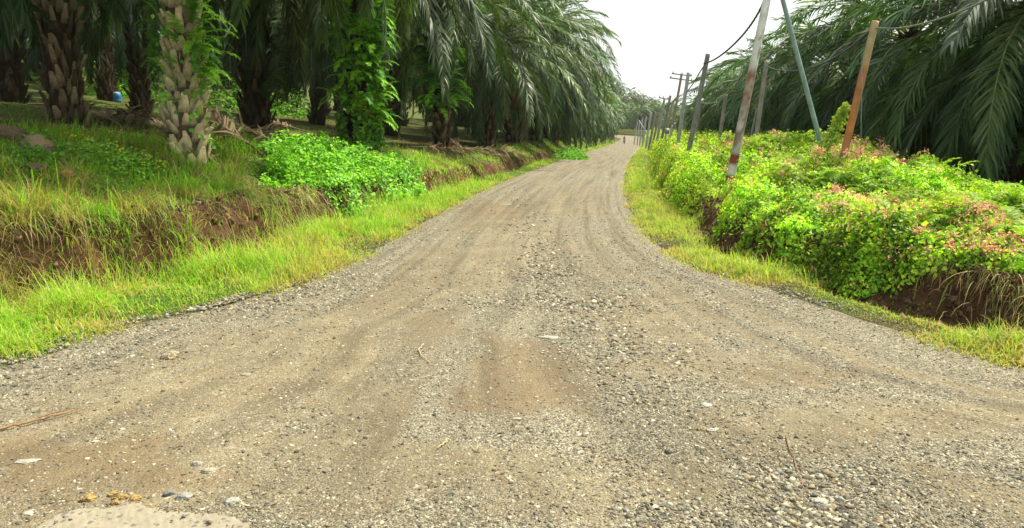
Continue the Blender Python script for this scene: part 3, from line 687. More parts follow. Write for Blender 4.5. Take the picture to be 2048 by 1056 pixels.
# ------------------------------------------------------------------ pinnate fronds (palms and ferns)
def frond_arrays(L=5.5, e0=0.6, droop=1.7, nl=80, seed=0, leaf=.8, w=.04, pet=.14, sag=.8, seg=3, rad=.035, side=.15, plume=.35, col=(.05, .1, .035), rach=(.16, .18, .06), taper_base=.5, dp=1.15, a0=.95, a1=.45, jit=.12):
    q = rngf(seed); n = 18; s = np.linspace(0, 1, n); e = e0 - droop * s ** dp; yaw = side * s ** 1.5 * q.choice([-1, 1])
    d = np.stack([np.cos(e) * np.cos(yaw), np.cos(e) * np.sin(yaw), np.sin(e)], -1); P = np.concatenate([[[0, 0, 0]], np.cumsum((d[1:] + d[:-1]) / 2 * (L / (n - 1)), 0)])
    g = Geo(); V, Q, T = tube(P, np.linspace(rad, rad * .12, n), 3, False); g.add(V, Q, np.array(rach))
    # leaflets, both sides
    tt = pet + (1 - pet) * (np.arange(nl) + .5) / nl; tt = np.repeat(tt, 2) + q.normal(0, .2 / nl, nl * 2); tt = np.clip(tt, 0, 1); sg = np.tile([1., -1.], nl)
    p0 = np.stack([np.interp(tt, s, P[:, a]) for a in range(3)], -1); T_ = nrm(np.stack([np.interp(tt, s, d[:, a]) for a in range(3)], -1))
    Sd = nrm(np.cross(T_, np.array([0, 0, 1.0]) + 1e-4 * np.array([1, 0, 0]))); Sd = np.where(np.abs(T_[:, 2:]) > .985, np.array([0, 1.0, 0]), Sd) * sg[:, None]
    Up = np.cross(Sd * sg[:, None], T_)
    r = (tt - pet) / (1 - pet); ln = leaf * (taper_base + (1 - taper_base) * ss(0, .25, r)) * (1 - .5 * ss(.5, 1.02, r)) * q.uniform(.85, 1.12, len(tt))
    ang = a0 + (a1 - a0) * r + q.normal(0, jit, len(tt)); upk = q.normal(.15, plume, len(tt))
    D = nrm(Sd * np.sin(ang)[:, None] + T_ * np.cos(ang)[:, None] + Up * upk[:, None])
    pts = [p0]; p = p0; dd = D
    for a in range(seg):
        dd = nrm(dd + np.array([0, 0, -1.]) * (sag / seg * (1 + .5 * a)) * q.uniform(.6, 1.3, (len(tt), 1))); p = p + dd * (ln / seg)[:, None]; pts.append(p)
    pts = np.stack(pts, 1); Wd = nrm(np.cross(D, Up * 1.0 + q.normal(0, .35, D.shape)))
    wp = np.array([.8, 1.0, .75, .08]) if seg == 3 else (np.array([.9, .9, .1]) if seg == 2 else np.array([1, .1]))
    Wv = Wd[:, None] * (w / 2) * wp[None, :, None]; m = len(tt); k = seg + 1
    V = np.stack([pts - Wv, pts + Wv], 2).reshape(-1, 3); i = (np.arange(m) * k * 2)[:, None] + np.arange(seg)[None] * 2
    F = np.stack([i, i + 1, i + 3, i + 2], -1).reshape(-1, 4)
    C = np.repeat(np.array(col) * q.uniform(.75, 1.25, (m, 1)), k * 2, 0)
    g.add(V, F, C); return g.data(), P
def place(g, data, M, t, tint=(1, 1, 1)):
    V, Q, T, C = data; g.add(V @ np.asarray(M).T + np.asarray(t), Q, C * np.asarray(tint))
def rz3(a): c, s = math.cos(a), math.sin(a); return np.array([[c, -s, 0], [s, c, 0], [0, 0, 1.]])

PG = np.array([.046, .098, .031]); PG2 = np.array([.12, .19, .045]); PD = np.array([.21, .15, .085])
def crown_mesh(name, n, e_hi, e_lo, seed, L=4.9, nl=84, dead=2, leaf=.86, w=.044, seg=3, droop=(1.15, 1.65), rad=.045):
    q = rngf(seed); g = Geo()
    for i in range(n):
        a = (i + .5) / n; e0 = e_hi + (e_lo - e_hi) * a ** .85 + q.normal(0, .09); az = i * 2.39996 + q.normal(0, .12)
        LL = L * (.62 + .42 * ss(0, .3, a)) * q.uniform(.9, 1.08); dr = q.uniform(*droop) * (1 - .35 * ss(-.2, -1.0, e0))
        dr = min(dr, e0 + 1.62)
        isd = i >= n - dead; c = PD if isd else PG * (1 - .25 * a) + PG2 * .25 * (1 - a)
        data, _ = frond_arrays(LL, e0, dr, nl, seed * 97 + i, leaf * (.7 + .3 * ss(0, .25, a)), w, .12, .25 + .4 * a, seg, rad, .3, .22, c * q.uniform(.6, 1.45) * np.array([q.uniform(.85, 1.3), 1, q.uniform(.8, 1.15)]), (.24, .28, .09) if not isd else (.2, .14, .08))
        ra = .16 + .14 * a
        place(g, data, rz3(az), (math.cos(az) * ra, math.sin(az) * ra, .35 - .95 * a))
    return g.mesh(name, M_frond)
CR_SKIRT = [crown_mesh("crown", 82, 1.35, -1.15, 200 + i, dead=2) for i in range(3)]
CR_OPEN = [crown_mesh("crown", 44, 1.35, -.35, 210 + i, dead=0) for i in range(3)]
CR_MED = [crown_mesh("crown", 66, 1.35, -.75, 240 + i, dead=1) for i in range(2)]
CR_LOW = [crown_mesh("crown", 46, 1.3, -1.1, 220 + i, nl=26, w=.12, seg=2, dead=1) for i in range(3)]
CR_FAR = [crown_mesh("crown", 22, 1.2, -.9, 230 + i, nl=9, w=.34, seg=2, dead=0, leaf=1.1) for i in range(2)]

# ---- trunks
def stub_tpl():
    """one cut leaf base: broad at the bottom, tapering upward and outward; local Y is up the trunk, Z is outward"""
    V = np.array([[-.5, 0, .0], [.5, 0, .0], [-.42, .45, .22], [.42, .45, .22], [-.2, 1.0, .42], [.2, 1.0, .42], [-.16, 1.02, .22], [.16, 1.02, .22], [0, .05, .16], [0, .5, .40], [0, 1.0, .52], [-.5, .5, -.05], [.5, .5, -.05]])
    F = np.array([[0, 8, 9, 2], [8, 1, 3, 9], [2, 9, 10, 4], [9, 3, 5, 10], [4, 10, 6, 6], [10, 5, 7, 7], [0, 2, 11, 11], [3, 1, 12, 12], [2, 4, 6, 11], [5, 3, 12, 7]])
    T = np.array([[4, 10, 6], [10, 5, 7], [10, 7, 6], [0, 2, 11], [3, 1, 12]]); Q = np.array([[0, 8, 9, 2], [8, 1, 3, 9], [2, 9, 10, 4], [9, 3, 5, 10], [2, 4, 6, 11], [5, 3, 12, 7]])
    return V, Q, T
SV, SQ, STt = stub_tpl()
def trunk_mesh(name, h, r0, seed, cols, core=(.035, .024, .014), sc=1.0, pr=None, flare=.25, bare=0.08, wid=1.0):
    q = rngf(seed); g = Geo(); n = 14; zz = np.linspace(-.35, h, n); rr = r0 * (.80 + flare * np.exp(-np.maximum(zz, 0) / .35)) * (1 + .05 * np.sin(zz * 2 + seed))
    wob = np.stack([.05 * np.sin(zz * .9 + seed), .05 * np.cos(zz * .7 + seed), zz], -1)
    V, Q, T = tube(wob, rr, 14); g.add(V, Q, np.array(core))
    na = max(7, int(round(2 * PI * r0 / (.23 * sc)))); nz = int(h / (.19 * sc)); rows = np.arange(nz)
    a = (np.arange(na)[None] + .5 * (rows % 2)[:, None]) / na * 2 * PI + rows[:, None] * .06; z = np.repeat(rows[:, None] * .19 * sc, na, 1)
    a = a.ravel() + q.normal(0, .10, a.size); z = z.ravel() + q.normal(0, .045, a.size); k = q.random(len(a)) > bare; a, z = a[k], z[k]; m = len(a)
    R0 = np.interp(z, zz, rr) * .93; cx = np.interp(z, zz, wob[:, 0]); cy = np.interp(z, zz, wob[:, 1])
    out = np.stack([np.cos(a), np.sin(a), 0 * a], -1); up = nrm(np.array([0, 0, 1.]) + out * q.uniform(-.02, .30, (m, 1)) + q.normal(0, .13, (m, 3))); xx = nrm(np.cross(up, out)); oo = np.cross(xx, up)
    R = np.stack([xx, up, oo], -1); P = np.stack([cx, cy, z], -1) + out * R0[:, None]
    S = np.stack([q.uniform(.10, .20, m) * wid, q.uniform(.20, .48, m), q.uniform(.08, .26, m)], -1) * sc
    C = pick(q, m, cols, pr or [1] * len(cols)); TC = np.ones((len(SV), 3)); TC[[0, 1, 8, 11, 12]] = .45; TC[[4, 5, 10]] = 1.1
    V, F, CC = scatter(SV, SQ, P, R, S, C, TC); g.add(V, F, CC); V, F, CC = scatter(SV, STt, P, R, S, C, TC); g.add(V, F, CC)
    # fibres and old thread roots between the bases
    mf = int(h * 220); a = q.uniform(0, 2 * PI, mf); z = q.uniform(0, h, mf); R0 = np.interp(z, zz, rr) * 1.06
    P = np.stack([np.interp(z, zz, wob[:, 0]) + np.cos(a) * R0, np.interp(z, zz, wob[:, 1]) + np.sin(a) * R0, z], -1); TV, TF = BL[1]
    g.add(*scatter(TV, TF, P, rot_yt(a - PI / 2 + q.normal(0, .6, mf), q.uniform(-2.4, -.4, mf)), np.stack([q.uniform(.008, .02, mf), q.uniform(.1, .3, mf), q.uniform(.1, .3, mf)], -1) * sc, pick(q, mf, [(.10, .07, .04), (.05, .035, .02), (.16, .12, .07)], [2, 2, 1])))
    return g.mesh(name, M_bark)
TAN = [(.60, .50, .30), (.46, .38, .22), (.26, .21, .12), (.52, .46, .27)]; MUD = [(.075, .055, .033), (.045, .033, .02), (.11, .085, .05)]; MID = [(.15, .115, .065), (.08, .06, .035), (.22, .17, .10)]
TR_TAN = trunk_mesh("trunk", 6.6, .32, 301, TAN, (.10, .075, .045), bare=.02, wid=1.3, sc=.92, pr=[4, 3, 2, 3])
TR_DARK = [trunk_mesh("trunk", 6.0, .42, 302 + i, MUD, sc=1.15, pr=[3, 3, 1]) for i in range(2)]
TR_MID = trunk_mesh("trunk", 6.0, .38, 305, MID, sc=1.0)
def trunk_low():
    g = Geo(); n = 9; zz = np.linspace(-.4, 6, n); V, Q, T = tube(np.stack([0 * zz, 0 * zz, zz], -1), .40 + .12 * np.exp(-np.maximum(zz, 0) / .4), 9)
    g.add(V, Q, np.array(MUD[0]) * rngf(1).uniform(.5, 1.2, (len(V), 1))); 
    q = rngf(8); m = 120; a = q.uniform(0, 2 * PI, m); z = q.uniform(0, 5.6, m); out = np.stack([np.cos(a), np.sin(a), 0 * a], -1); up = nrm(np.array([0, 0, 1.]) + out * .25); xx = nrm(np.cross(up, out))
    V, F, C = scatter(SV, SQ, np.stack([0 * a, 0 * a, z], -1) + out * .38, np.stack([xx, up, np.cross(xx, up)], -1), np.full((m, 3), .3), pick(q, m, MUD, [1, 1, 1])); g.add(V, F, C)
    return g.mesh("trunk", M_bark)
TR_LOW = trunk_low()

# ---- ferns growing on the trunks
FG = np.array([.11, .28, .035]); FL = np.array([.26, .50, .04]); FDk = np.array([.03, .075, .022])
fern_tpl = [frond_arrays(1, e, d, 28, 400 + i, .21, .034, .08, .35, 2, .012, .1, .12, (1, 1, 1), (.8, .9, .5), .6, 1.1, 1.2, .7)[0] for i, (e, d) in enumerate([(.9, 1.6), (.5, 1.5), (.2, 1.3), (1.2, 1.2)])]
def fern_patch(name, items, seed):
    """items: (x,y,z, az, size, colour) in local metres"""
    g = Geo(); q = rngf(seed)
    for it in items:
        x, y, z, az, s, c = it; place(g, fern_tpl[q.integers(0, 4)], rz3(az) * s, (x, y, z), c)
    return g.mesh(name, M_fern)
def trunk_ferns(n, z0, z1, r0, seed, cols, pr, facing=None, s0=.35, s1=.8, spread=1.3, patchy=True):
    q = rngf(seed); items = []; nc_ = max(4, n // 4)
    cz = q.uniform(z0, z1, nc_); ca = q.normal(facing, spread, nc_) if facing is not None else q.uniform(0, 2 * PI, nc_)
    for i in range(n):
        k = q.integers(0, nc_); z = np.clip(cz[k] + q.normal(0, .16), z0, z1); a = ca[k] + q.normal(0, .25); c = np.array(cols[q.choice(len(cols), p=np.array(pr) / sum(pr))]) * q.uniform(.7, 1.25)
        items.append((math.cos(a) * r0, math.sin(a) * r0, z, a + q.normal(0, .5), q.uniform(s0, s1), c))
    return items
def vine_leaves(items_n, z0, z1, r0, seed, cols, facing, name="creeper_leaves", size=(.05, .12)):
    q = rngf(seed); m = items_n; zc = z0 + (z1 - z0) * q.random(m); aa = facing + q.normal(0, .9, m) + .6 * np.sin(zc * 2.5 + seed)
    rr = r0 + q.uniform(0, .12, m) + .08 * vn(aa * 3, zc * 3, seed); P = np.stack([np.cos(aa) * rr, np.sin(aa) * rr, zc], -1)
    k = fbm(aa * 1.5, zc * 1.3, seed) > .46; P, aa = P[k], aa[k]; m = len(P)
    return leaves(P, np.stack([np.cos(aa), np.sin(aa), .4 + 0 * aa], -1), q.uniform(*size, m), pick(q, m, cols, [1] * len(cols)), seed, .5)

def palm(x, y, crown, trunk, th=4.8, s=1.0, rz=0, label="", group="oil palms in rows on both sides of the road", z=None, lean=(0, 0), ts=None):
    z = Hs(x, y) - .05 if z is None else z
    e = empty("oil_palm", (x, y, z), rz, s); e.rotation_euler = (lean[0], lean[1], rz)
    tag(e, label, "palm tree", group)
    t = obj("trunk", trunk, e); t.scale = (1, 1, (th + .2) / 6.0 if trunk is not TR_TAN else (th + .2) / 6.6)
    c = obj("crown", crown, e, (0, 0, th))
    return e
def local_fronds(e, lst):
    """extra fronds that hang in a noticeable place; (azimuth, e0, droop, L, z, colour, seed[, sag])"""
    for (a, e0, dr, L, z, c, sd_) in lst:
        d, _ = frond_arrays(L, e0, dr, 100, sd_, .85, .05, .12, .7, 3, .04, .2, .3, c, (.22, .22, .10))
        V, Q, T, C = d; o = obj("frond", new_mesh("frond", V, Q, M_frond, C), e, (math.cos(a) * .25, math.sin(a) * .25, z), (0, 0, a))

# front row, left, one by one
def front(px, y, **k): return palm(at(px, 300, y)[0], y, **k)
fA = front(378, 13.0, crown=CR_OPEN[0], trunk=TR_TAN, th=6.3, rz=.4, label="big pale tan palm trunk on the grassy bank with green ferns on its right side")
it = trunk_ferns(70, 1.0, 3.3, .36, 501, [FL, FG], [3, 2], facing=-.55, s0=.4, s1=.72, spread=.3) + trunk_ferns(24, 3.3, 6, .36, 505, [FL, FG], [3, 2], facing=-.6, s0=.4, s1=.7, spread=.6) + trunk_ferns(22, .9, 5.5, .36, 502, [FL, FG], [2, 3], facing=-1.3, s0=.25, s1=.45, spread=.5) + trunk_ferns(14, 1.2, 2.9, .36, 503, [FG], [1], facing=3.5, s0=.3, s1=.45, spread=.2)
obj("fern_fronds", fern_patch("fern_fronds", it, 1), fA).rotation_euler = (0, 0, -.4)
o = obj("creeper_leaves", vine_leaves(420, .3, 5.5, .37, 504, [FL, FG], -1.0, size=(.05, .10)).mesh("creeper_leaves", M_leaf), fA); o.rotation_euler = (0, 0, -.4)
local_fronds(fA, [(-.9, -.35, .9, 5.2, 6.2, (.10, .12, .06), 601), (-.45, -.1, 1.3, 5.4, 6.3, (.085, .12, .055), 602), (3.6, -.25, 1.1, 5.0, 6.2, (.06, .09, .045), 603)])
fB = front(722, 21.5, crown=CR_OPEN[1], trunk=TR_DARK[0], th=6.6, rz=1.3, label="dark palm trunk wrapped from top to bottom in bright hanging ferns and creepers")
it = trunk_ferns(300, .8, 6.4, .46, 511, [FL, FL, FG], [3, 3, 1], facing=-1.2, s0=.45, s1=.95, spread=1.1)
obj("fern_fronds", fern_patch("fern_fronds", it, 2), fB).rotation_euler = (0, 0, -1.3)
o = obj("creeper_leaves", vine_leaves(7000, .1, 6.0, .5, 512, [FL, FG, FG * .6], -1.1, size=(.07, .16)).mesh("creeper_leaves", M_leaf), fB); o.rotation_euler = (0, 0, -1.3)
it = trunk_ferns(8, 1.1, 1.3, .5, 513, [(.35, .13, .03)], [1], facing=-1.2, s0=.3, s1=.45, spread=.4)
obj("dead_fern", fern_patch("dead_fern", it, 3), fB).rotation_euler = (0, 0, -1.3)
fC = front(882, 30.5, crown=CR_OPEN[2], trunk=TR_MID, th=6.3, rz=2.1, label="palm with a bare scaly brown foot and dark ferns covering the trunk above")
it = trunk_ferns(260, 1.7, 6.3, .45, 521, [FG, FDk, FG * .6, FL], [3, 1, 2, 2], facing=-1.4, s0=.6, s1=1.2, spread=1.1)
obj("fern_fronds", fern_patch("fern_fronds", it, 4), fC).rotation_euler = (0, 0, -2.1)
local_fronds(fB, [(-2.6 - 1.3, -.1, 1.25, 5.6, 6.4, (.075, .12, .05), 605), (3.3 - 1.3, -.3, 1.1, 5.2, 6.3, (.07, .11, .05), 606), (-.5 - 1.3, -.2, 1.2, 5.4, 6.4, (.05, .09, .04), 607)])
local_fronds(fC, [(-2.0 - 2.1, .0, 1.35, 6.0, 5.2, (.10, .15, .07), 611), (-1.5 - 2.1, .1, 1.5, 6.2, 5.3, (.09, .14, .065), 612)])
labs = ["palm at the road side whose long yellow ribbed frond sweeps down to the bank", "palm right behind the sweeping frond with its skirt touching the bank", "palm further up the left row leaning its fronds over the grass verge", "palm in the middle of the left wall of fronds with a tall ragged top", "palm of the left row whose fronds stick out against the sky", "palm past the sky line gap in the left row, top a little lower", "dark palm near the far end of the left row"]
fy = [39.5, 48.5, 57, 66, 75, 84, 93, 102, 112, 122, 132, 142, 153, 164, 176, 188]
for i, y in enumerate(fy):
    q = rngf(700 + i); u = [3.0, 3.0, 2.7, 2.7][i] if i < 4 else 3.2 + q.normal(0, .3)
    x = float(xl(y)) - u
    e = palm(x, y, CR_MED[i % 2] if i < 2 else CR_SKIRT[i % 3] if y < 80 else CR_LOW[i % 3], TR_MID if i < 3 else (TR_DARK[i % 2] if y < 80 else TR_LOW), th=[5.3, 5.2, 5.5, 5.8][i] if i < 4 else 5.0 + q.normal(0, .4), rz=q.uniform(0, 6.28), s=1.0 if i < 1 else (1.35 if i < 5 else 1.22),
             label=labs[i] if i < len(labs) else "dark palm in the far stretch of the left row before the bend", group="oil palms in rows on both sides of the road" if i < len(labs) else "palms in the far left row")
    if i == 0:
        rz = e.rotation_euler.z; local_fronds(e, [(-.55 - rz, .25, 1.45, 6.8, 4.4, (.11, .17, .06), 621), (-1.1 - rz, .2, 1.6, 6.6, 4.3, (.10, .15, .065), 622), (-.2 - rz, .55, 1.6, 6.5, 4.4, (.09, .14, .06), 623)])
# second row and deeper, left
hand = [((140, 240), 17, "dark palm on the far left with tan scales showing half way up its trunk", 1.0, "mid"), ((512, 240), 23.5, "thick black palm trunk between the tan trunk and the ferny trunk", 1.05, "dark"),
        ((285, 215), 31, "slim black palm trunk seen just left of the big tan trunk", .9, "dark"), ((18, 172), 27, "dark palm trunk at the left edge of the picture", 1.1, "dark"), ((212, 185), 38, "palm with a drooping skirt left of the blue drum", 1.0, "dark"),
        ((636, 235), 41, "thin distant palm trunk left of the ferny trunk", .9, "dark"), ((780, 250), 38, "dark palm behind the gap between the two ferny trunks", 1.0, "dark")]
placed = [(fA.location.x, fA.location.y), (fB.location.x, fB.location.y), (fC.location.x, fC.location.y)]
for i, ((px, py), y, lab, s, kd) in enumerate(hand):
    p = at(px, py, y); e = palm(p[0], y, CR_MED[i % 2] if i % 2 else CR_OPEN[i % 3], TR_MID if kd == "mid" else TR_DARK[i % 2], th=6.7, rz=i * 1.7, s=s, label=lab); placed.append((p[0], y))
    if i == 0:
        it = trunk_ferns(60, 1.8, 6, .46, 531, [FG * .6, FDk], [1, 2], facing=-1.2, s0=.5, s1=.9, spread=.9); obj("fern_fronds", fern_patch("fern_fronds", it, 6), e).rotation_euler = (0, 0, -e.rotation_euler.z)
    if i == 1:
        it = trunk_ferns(110, 1.2, 6.0, .46, 532, [FG * .6, FDk], [1, 3], facing=-.3, s0=.5, s1=.9, spread=.7); obj("fern_fronds", fern_patch("fern_fronds", it, 7), e).rotation_euler = (0, 0, -e.rotation_euler.z)
ORD = ["front", "second", "third", "fourth", "fifth", "sixth", "seventh", "eighth", "ninth", "tenth", "eleventh"]
LMK = [(-9999, "beyond the left picture edge"), (0, "far left of the tan trunk"), (200, "left of the big tan trunk"), (400, "between the tan and the black trunk"), (600, "behind the ferny trunk"), (800, "behind the bare scaly palm foot"), (960, "behind the wall of fronds"), (1150, "near the bend of the road")]
def lmk(px, L): return [t_ for p_, t_ in L if max(px, -9000) >= p_][-1]
cnt = 0; q = rngf(900)
for row in range(1, 11):
    for yy in np.arange(-23, 200, 9.0):
        y = yy + (4.5 if row % 2 else 0) + q.normal(0, .5); x = float(xl(max(y, 9.0))) - 3.4 - row * 7.8 + q.normal(0, .5)
        if (y > 95 and row > 2) or (row > 8 and y < 30): continue
        if min(math.hypot(x - a, y - b) for a, b in placed) < 6.5: continue
        if x < -1.0 * max(y, 6) - 12 or (abs(x + 7.2 * y / 38) < 1.6 and 0): continue
        # keep the lit gap through which the drum is seen
        ang = 1024 + 1480 * x / y
        if y > 18 and 195 < ang < 262 and y < 45: continue
        far = y > 45 or row > 4
        palm(x, y, CR_LOW[cnt % 3] if (y > 60 or row > 5) else (CR_SKIRT[cnt % 3] if row > 2 else (CR_MED[cnt % 2] if y > 30 else CR_OPEN[cnt % 3])), TR_LOW if far else TR_DARK[cnt % 2], th=6.4 + q.normal(0, .4), rz=q.uniform(0, 6.28), label="dark %s palm, %s row back, left plantation, %s" % ("near" if y < 30 else ("midway" if y < 60 else "distant"), ORD[row], lmk(1024 + 1480 * x / max(y, 1), LMK)), group="palms deeper in the left plantation"); cnt += 1

# right side
rlabs = ["huge palm at the right edge of the picture with low sweeping grey green fronds", "palm behind the orange pole with fronds reaching towards it", "palm between the green strut and the tall thin grey pole", "round topped palm right behind the white and brown pole", "palm left of the white pole with fan of pale fronds", "palm of the right row where the grey poles begin to crowd"]
rp = [(12.2, 17.6, 1.0, 5.0), (12.6, 24.2, 1.04, 4.6), (13.1, 31.0, 1.05, 4.3), (14.4, 39.0, 1.05, 4.1), (15.7, 47.5, 1.05, 4.2), (17.0, 57, 1.05, 4.3)]
placed = []
for i, (x, y, s, th) in enumerate(rp):
    e = palm(x, y, CR_SKIRT[(i + 1) % 3] if i > 1 else CR_MED[i], TR_DARK[i % 2], th=th, rz=i * 2.2 + .5, s=s, label=rlabs[i]); placed.append((x, y))
    if i == 0:
        it = trunk_ferns(150, .5, 4.8, .5, 541, [FG * .7, FDk, FG], [2, 3, 1], facing=4.0, s0=.6, s1=1.1, spread=.7); obj("fern_fronds", fern_patch("fern_fronds", it, 8), e).rotation_euler = (0, 0, -e.rotation_euler.z)
        local_fronds(e, [(4.4 - e.rotation_euler.z, .1, 1.3, 5.6, 4.9, (.06, .09, .045), 635), (3.1 - e.rotation_euler.z, .25, 1.2, 5.4, 4.7, (.075, .105, .06), 631), (3.9 - e.rotation_euler.z, .3, 1.2, 5.4, 4.9, (.07, .10, .06), 632)])
    if i == 1:
        it = trunk_ferns(26, .5, 3.6, .5, 542, [FG, FDk], [1, 2], facing=3.9, s0=.6, s1=1.0, spread=.7); obj("fern_fronds", fern_patch("fern_fronds", it, 9), e).rotation_euler = (0, 0, -e.rotation_euler.z)
LMR = [(-9999, "where the road bends"), (1320, "behind the crowd of far poles"), (1420, "behind the grey poles"), (1540, "behind the green strut"), (1660, "behind the orange pole"), (1780, "right of the orange pole"), (2048, "past the right picture edge")]
cnt = 0; q = rngf(950)
for row in range(0, 5):
    for yy in np.arange(7, 215, 9.0):
        y = yy + (4.5 if row % 2 else 0) + q.normal(0, .5); x = float(xr(max(y, 10))) + 7.9 + row * 7.8 + q.normal(0, .5)
        if row == 0 and y < 66: continue
        if placed and min(math.hypot(x - a, y - b) for a, b in placed) < 6: continue
        if x > 1.0 * y + 12 or (y > 90 and row > 1): continue
        far = y > 60 or row > 1
        th = 4.6 - .4 * ss(20, 45, y) + .3 * min(row, 2) + .6 * (row > 0) + q.normal(0, .3)
        palm(x, y, CR_LOW[cnt % 3] if far else CR_SKIRT[cnt % 3], TR_LOW, th=float(th), rz=q.uniform(0, 6.28), s=.95, label="%s palm, %s row back, right plantation, %s" % ("near" if y < 30 else ("midway" if y < 75 else ("distant" if y < 130 else "very distant")), ORD[row], lmk(1024 + 1480 * x / max(y, 1), LMR)), group="palms behind the front right row" if row else "palms in the far right row"); cnt += 1
# beyond the bend
for k in range(30):
    x = -20 + k * 4.4 + q.normal(0, .6); y = 251 + q.normal(0, 2.5) + (5 if k % 2 else 0)
    palm(x, y, CR_LOW[k % 3], TR_LOW, th=6.0, rz=q.uniform(0, 6.28), s=1.3, label="small distant palm in the row closing the view at the bend", group="palms closing the view beyond the bend")
# wood on the hill far behind
gw = Geo(); q = rngf(77)
fd = []
for me in CR_FAR:
    n = len(me.vertices); co = np.empty(n * 3, np.float32); me.vertices.foreach_get("co", co); cc = np.empty(n * 4, np.float32); me.attributes["Col"].data.foreach_get("color", cc)
    fs = np.array([list(p.vertices) for p in me.polygons if len(p.vertices) == 4]); fd.append((co.reshape(-1, 3), fs, cc.reshape(-1, 4)[:, :3]))
for xx in np.arange(-150, 150, 8.5):
    for yy in np.arange(262, 480, 9.5):
        x = xx + q.normal(0, 1.5) + (4 if int(yy) % 2 else 0); y = yy + q.normal(0, 1.5)
        if not (-.25 * y < x < .42 * y) and q.random() > 0: continue
        V, F, C = fd[q.integers(0, 2)]; a = q.uniform(0, 6.28); gw.add(V @ rz3(a).T * q.uniform(.85, 1.15) + np.array([x, y, Hs(x, y) + 5]), F, C * q.uniform(.8, 1.2))
for xx in np.arange(-170, 0, 9.0):
    for yy in np.arange(200, 262, 9.5):
        x = xx + q.normal(0, 1.5); y = yy + q.normal(0, 1.5)
        if x > xl(y) - 30: continue
        V, F, C = fd[q.integers(0, 2)]; a = q.uniform(0, 6.28); gw.add(V @ rz3(a).T * q.uniform(.85, 1.15) + np.array([x, y, Hs(x, y) + 5]), F, C * q.uniform(.8, 1.2))
tag(obj("palm_wood", gw.mesh("palm_wood", M_frond)), "hazy green palm covered hill far behind the bend of the road", "palm wood", kind="stuff")

# crumbled earth and roots on the cut faces
def clods():
    q = rngf(190); n = 9000; gg = Geo(); P = []; 
    for side in (-1, 1):
        m = n // 2; y = 4.2 + 17 * q.random(m) ** 1.3; uu = q.uniform(-.35, .6, m)
        if side < 0: sl = np.sqrt(1 + ((xl(y + .3) - xl(y - .3)) / .6) ** 2); x = xl(y) - (verge_l(y) + uu) * sl
        else: sl = np.sqrt(1 + ((xr(y + .3) - xr(y - .3)) / .6) ** 2); x = xr(y) + (verge_r(y) + uu) * sl
        P.append(np.stack([x, y], -1))
    P = np.concatenate(P); x, y = P[:, 0], P[:, 1]; m = len(x); z = Hz(x, y); s = .007 * (6 ** (q.random(m) ** 2.5)) * q.uniform(.8, 1.2, m); k = q.integers(0, 3, m)
    C = pick(q, m, [(.11, .062, .033), (.065, .038, .022), (.16, .10, .058), (.20, .165, .11)], [4, 4, 2, .5])
    for a in range(3):
        b = k == a; TV, TF = rock_template(90 + a, 1, 1.6, 7); gg.add(*scatter(TV, TF, np.stack([x, y, z + s * .3], -1)[b], rot_yt(q.uniform(0, 6.28, b.sum()), q.uniform(-.8, .8, b.sum())), s[b], C[b]))
    tag(obj("soil_clods", gg.mesh("soil_clods", M_rock)), "crumbled red brown clods of earth on the cut bank faces", "earth clods", kind="stuff")
clods()

